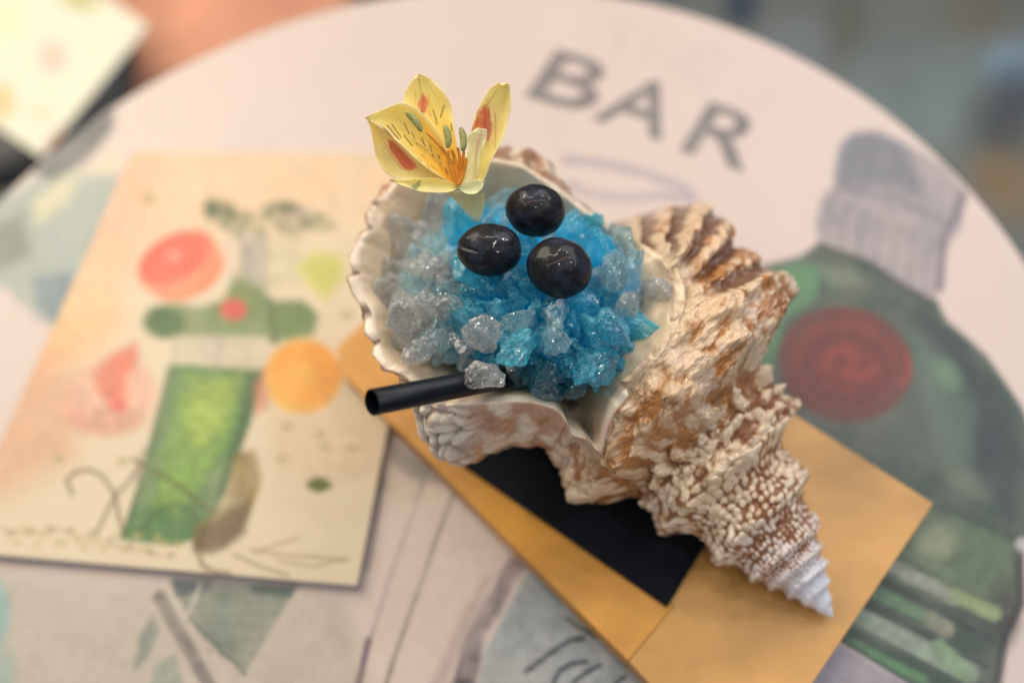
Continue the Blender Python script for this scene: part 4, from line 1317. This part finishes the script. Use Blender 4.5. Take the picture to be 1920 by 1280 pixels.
def streaks(p, a, b, w, n, col, seed):
    r_ = random.Random(seed); a = np.array(a, float); b = np.array(b, float); d = b - a; nrm = np.array([-d[1], d[0]]) / np.hypot(*d)
    for _ in range(n):
        o_ = r_.gauss(0, .42) * w; t0 = r_.uniform(-.25, .25); t1 = r_.uniform(.7, 1.25)
        q0 = a + d * t0 + nrm * o_ * .8; q1 = a + d * t1 + nrm * o_
        p.line(S8([tuple(q0), tuple(q1)]), r_.uniform(6, 14), col, a=r_.uniform(.3, .75), soft=6, var=.1)


# left outer petal with the red blotch
def edge_pale(p, f, w, k=.75):
    blend(p, np.maximum(sstep(.34, .5, np.abs(w - .5)), sstep(.86, 1, f) * .5) * k, (246, 238, 190))
    blend(p, (.5 + .5 * np.cos(w * 60 + 2 * np.sin(f * 3))) ** 6 * .14, (206, 186, 96))


def pa(p, f, w):
    edge_pale(p, f, w)
    blend(p, .75 * np.ones_like(f), (240, 222, 150)); blend(p, sstep(.5, 1, f) * .4, (226, 208, 110))
    p.poly(S8([(727, 262), (738, 266), (762, 290), (782, 312), (772, 320), (758, 318), (742, 296), (730, 278)]), RED, a=.92, soft=14, var=.1)
    p.line(S8([(720, 240), (740, 268)]), 20, RED, a=.3, soft=10); streaks(p, (736, 272), (772, 314), 20, 26, RED, 1)


petal([(856, 352), (800, 342), (745, 334), (718, 318), (704, 290), (697, 250), (688, 222)],
      [(860, 346), (825, 300), (790, 270), (760, 250), (735, 236), (708, 226), (688, 219)], .345, .337, .005, pa, 'pale yellow petal with a broad red blotch')


# left inner petal, deep yellow with dark dashes
def pb(p, f, w):
    edge_pale(p, f, w)
    blend(p, sstep(.95, .35, f) * .7, YEL); blend(p, sstep(.5, .05, f) * .7, (250, 186, 40)); edge_pale(p, f, w, .6)
    blend(p, sstep(.28, .0, w) * .35 + sstep(.9, 1, f) * .5, (236, 216, 120))
    dashes(p, [(735, 234, 752, 258), (758, 232, 768, 252), (757, 254, 773, 274), (772, 248, 783, 272), (791, 259, 799, 281), (806, 272, 812, 294), (823, 290, 826, 308), (834, 312, 839, 328),
               (718, 240, 736, 258), (726, 236, 748, 262)])
    p.line(S8([(700, 228), (722, 242), (742, 258)]), 14, RED, a=.5, soft=10)
    dashes(p, [(782, 296, 790, 304), (800, 308, 806, 318), (808, 310, 816, 318), (790, 290, 797, 298)], 1.3, (150, 130, 30))


petal([(858, 350), (815, 325), (780, 298), (752, 272), (725, 248), (702, 232), (684, 221)],
      [(862, 344), (846, 300), (826, 258), (795, 215), (757, 194), (722, 203), (685, 220)], .342, .332, .005, pb, 'deep yellow petal with dark dashes', .0008)


# top petal
def pc_(p, f, w):
    edge_pale(p, f, w)
    blend(p, sstep(1.0, .3, f) * .7, (244, 216, 100)); blend(p, sstep(.4, .0, f) * .6, (246, 196, 44))
    p.poly(S8([(783, 196), (790, 178), (800, 182), (804, 196), (796, 212), (790, 214)]), RED, a=.75, soft=16, var=.2)
    streaks(p, (792, 178), (793, 214), 16, 18, RED, 2)
    p.line(S8([(785, 145), (788, 170), (790, 190)]), 18, (150, 160, 90), a=.7, soft=10)
    dashes(p, [(790, 208, 802, 232), (812, 206, 820, 234), (833, 198, 826, 220), (806, 240, 812, 252), (801, 252, 809, 262), (815, 258, 821, 270), (846, 232, 848, 246), (832, 284, 838, 294), (835, 278, 838, 290)])


petal([(858, 346), (838, 318), (812, 270), (786, 240), (762, 214), (757, 180), (772, 152), (785, 139)],
      [(866, 344), (862, 310), (856, 270), (850, 232), (846, 200), (830, 170), (808, 148), (786, 139)], .344, .340, .003, pc_, 'upright yellow petal with a red mark')


# right upright petal
def pd(p, f, w):
    edge_pale(p, f, w)
    blend(p, .5 * np.ones_like(f), (236, 222, 148))
    p.poly(S8([(880, 248), (893, 222), (905, 196), (917, 205), (924, 240), (918, 262), (908, 266), (900, 240)]), (200, 72, 60), a=.85, soft=18, var=.3)
    streaks(p, (908, 200), (904, 262), 30, 34, (200, 72, 60), 3)
    p.line(S8([(932, 168), (918, 190), (908, 205)]), 16, (158, 150, 76), a=.6, soft=8)


petal([(868, 346), (872, 318), (878, 280), (884, 245), (896, 205), (915, 172), (932, 157), (940, 160)],
      [(874, 348), (905, 338), (922, 300), (944, 255), (955, 215), (958, 185), (954, 158), (941, 161)], .342, .337, .006, pd, 'tall pale right petal with a ragged red patch')


# small cream inner petal
def pe(p, f, w):
    blend(p, .85 * np.ones_like(f), PALE)
    p.line(S8([(892, 300), (897, 270), (904, 244)]), 14, (214, 130, 110), a=.6, soft=12)
    p.line(S8([(894, 335), (892, 300), (895, 262)]), 8, (216, 150, 130), a=.6, soft=6)


petal([(864, 350), (872, 325), (880, 300), (877, 270), (878, 255), (895, 240)],
      [(870, 350), (890, 344), (896, 320), (902, 285), (912, 262), (913, 243)], .340, .333, .003, pe, 'short cream inner petal')


# lower petals seen from the side
def pf(p, f, w):
    blend(p, .45 * np.ones_like(f), (244, 226, 136)); blend(p, sstep(.5, .1, w) * .5, CRM)
    p.poly(S8([(770, 350), (790, 336), (788, 348), (778, 360)]), (120, 140, 84), a=.7, soft=14)


petal([(862, 351), (842, 360), (812, 361), (785, 358), (755, 348), (730, 338)],
      [(862, 349), (840, 340), (815, 334), (790, 335), (760, 337), (731, 336)], .339, .330, .002, pf, 'low yellow petal with a green tip')


def pg(p, f, w):
    blend(p, .85 * np.ones_like(f), (236, 236, 196))


petal([(860, 352), (872, 362), (888, 364), (902, 356), (909, 338)],
      [(861, 350), (868, 345), (880, 340), (895, 337), (908, 337)], .338, .331, .002, pg, 'small whitish front petal')


# flower tube going down behind the ice
def ph_(p, f, w):
    blend(p, .85 * np.ones_like(f), (222, 216, 172)); blend(p, sstep(.4, 1, f) * .6, (190, 194, 160))


petal([(835, 360), (852, 374), (872, 396), (893, 418)], [(904, 354), (908, 368), (907, 392), (897, 418)], .342, .376, -.006, ph_, 'pale green flower tube')


def tube(pts_px, dists, r0, r1, name, mat, parent, seg=12, n=30, colors=None):
    Q = open_spline(np.array(pts_px), n); D_ = .010 + np.interp(np.linspace(0, 1, n), np.linspace(0, 1, len(dists)), dists)
    C = at_d(Q[:, 0], Q[:, 1], D_); tg = np.gradient(C, axis=0); tg /= np.linalg.norm(tg, axis=1)[:, None]
    a = np.cross(tg, FWD); a /= np.linalg.norm(a, axis=1)[:, None]; b = np.cross(tg, a)
    rr_ = r0 + (r1 - r0) * np.linspace(0, 1, n)
    rr_[0] *= .3; rr_[-1] *= .3
    t_ = np.linspace(0, 2 * math.pi, seg, endpoint=False)
    V_ = C[:, None] + (a[:, None] * np.cos(t_)[None, :, None] + b[:, None] * np.sin(t_)[None, :, None]) * rr_[:, None, None]
    o = mesh_obj(name, V_.reshape(-1, 3), grid_faces(n, seg, True), mat); adopt(o, parent); return o


MAT_FIL = plain_mat('filament', (.80, .30, .03), .4, 300, .2)
MAT_ANT = plain_mat('anther', (.30, .30, .09), .6, 900, .25, .0002)
for (pp, dd_) in (([(858, 346), (848, 325), (841, 300), (840, 282)], (.339, .333)), ([(860, 348), (856, 320), (852, 295), (846, 280)], (.339, .334)),
                  ([(861, 346), (866, 325), (868, 300), (870, 283)], (.339, .333)), ([(859, 347), (852, 318), (830, 280), (800, 248)], (.340, .332)), ([(862, 347), (862, 320), (862, 295), (858, 276)], (.339, .335)),
                  ([(860, 347), (868, 330), (872, 312), (874, 296)], (.338, .333))):
    tube(pp, dd_, .0009, .00055, 'filament', MAT_FIL, flower)


def anther(cx_, cy_, ln, wd, ang, dist):
    nu, nv = 24, 20
    th = np.linspace(.01, math.pi - .01, nu); ph = np.linspace(0, 2 * math.pi, nv, endpoint=False)
    TH, PHI = np.meshgrid(th, ph, indexing='ij')
    dist = dist + .010
    C = at_d(cx_, cy_, dist); ca, sa = math.cos(math.radians(ang)), math.sin(math.radians(ang))
    ex = CX * ca - CY * sa; ey = CX * sa + CY * ca
    k = dist / FPX
    X_ = np.sign(np.cos(TH)) * np.abs(np.cos(TH)) ** .8 * ln * k
    Y_ = np.sin(TH) ** .8 * np.cos(PHI) * wd * k * (1 - .25 * np.exp(-(np.cos(PHI) / .2) ** 2)); Z_ = np.sin(TH) ** .8 * np.sin(PHI) * wd * k
    bend = -(X_ / (ln * k)) ** 2 * wd * k * .5
    V_ = C + ex * X_[..., None] + ey * (Y_ + bend)[..., None] - FWD * Z_[..., None]
    o = mesh_obj('anther', V_.reshape(-1, 3), grid_faces(nu, nv, True), MAT_ANT); adopt(o, flower)


anther(778, 226, 24, 6.8, 50, .3295)
anther(840, 256, 22, 7, 82, .3305)
anther(869, 261, 23, 6.8, 84, .3305)
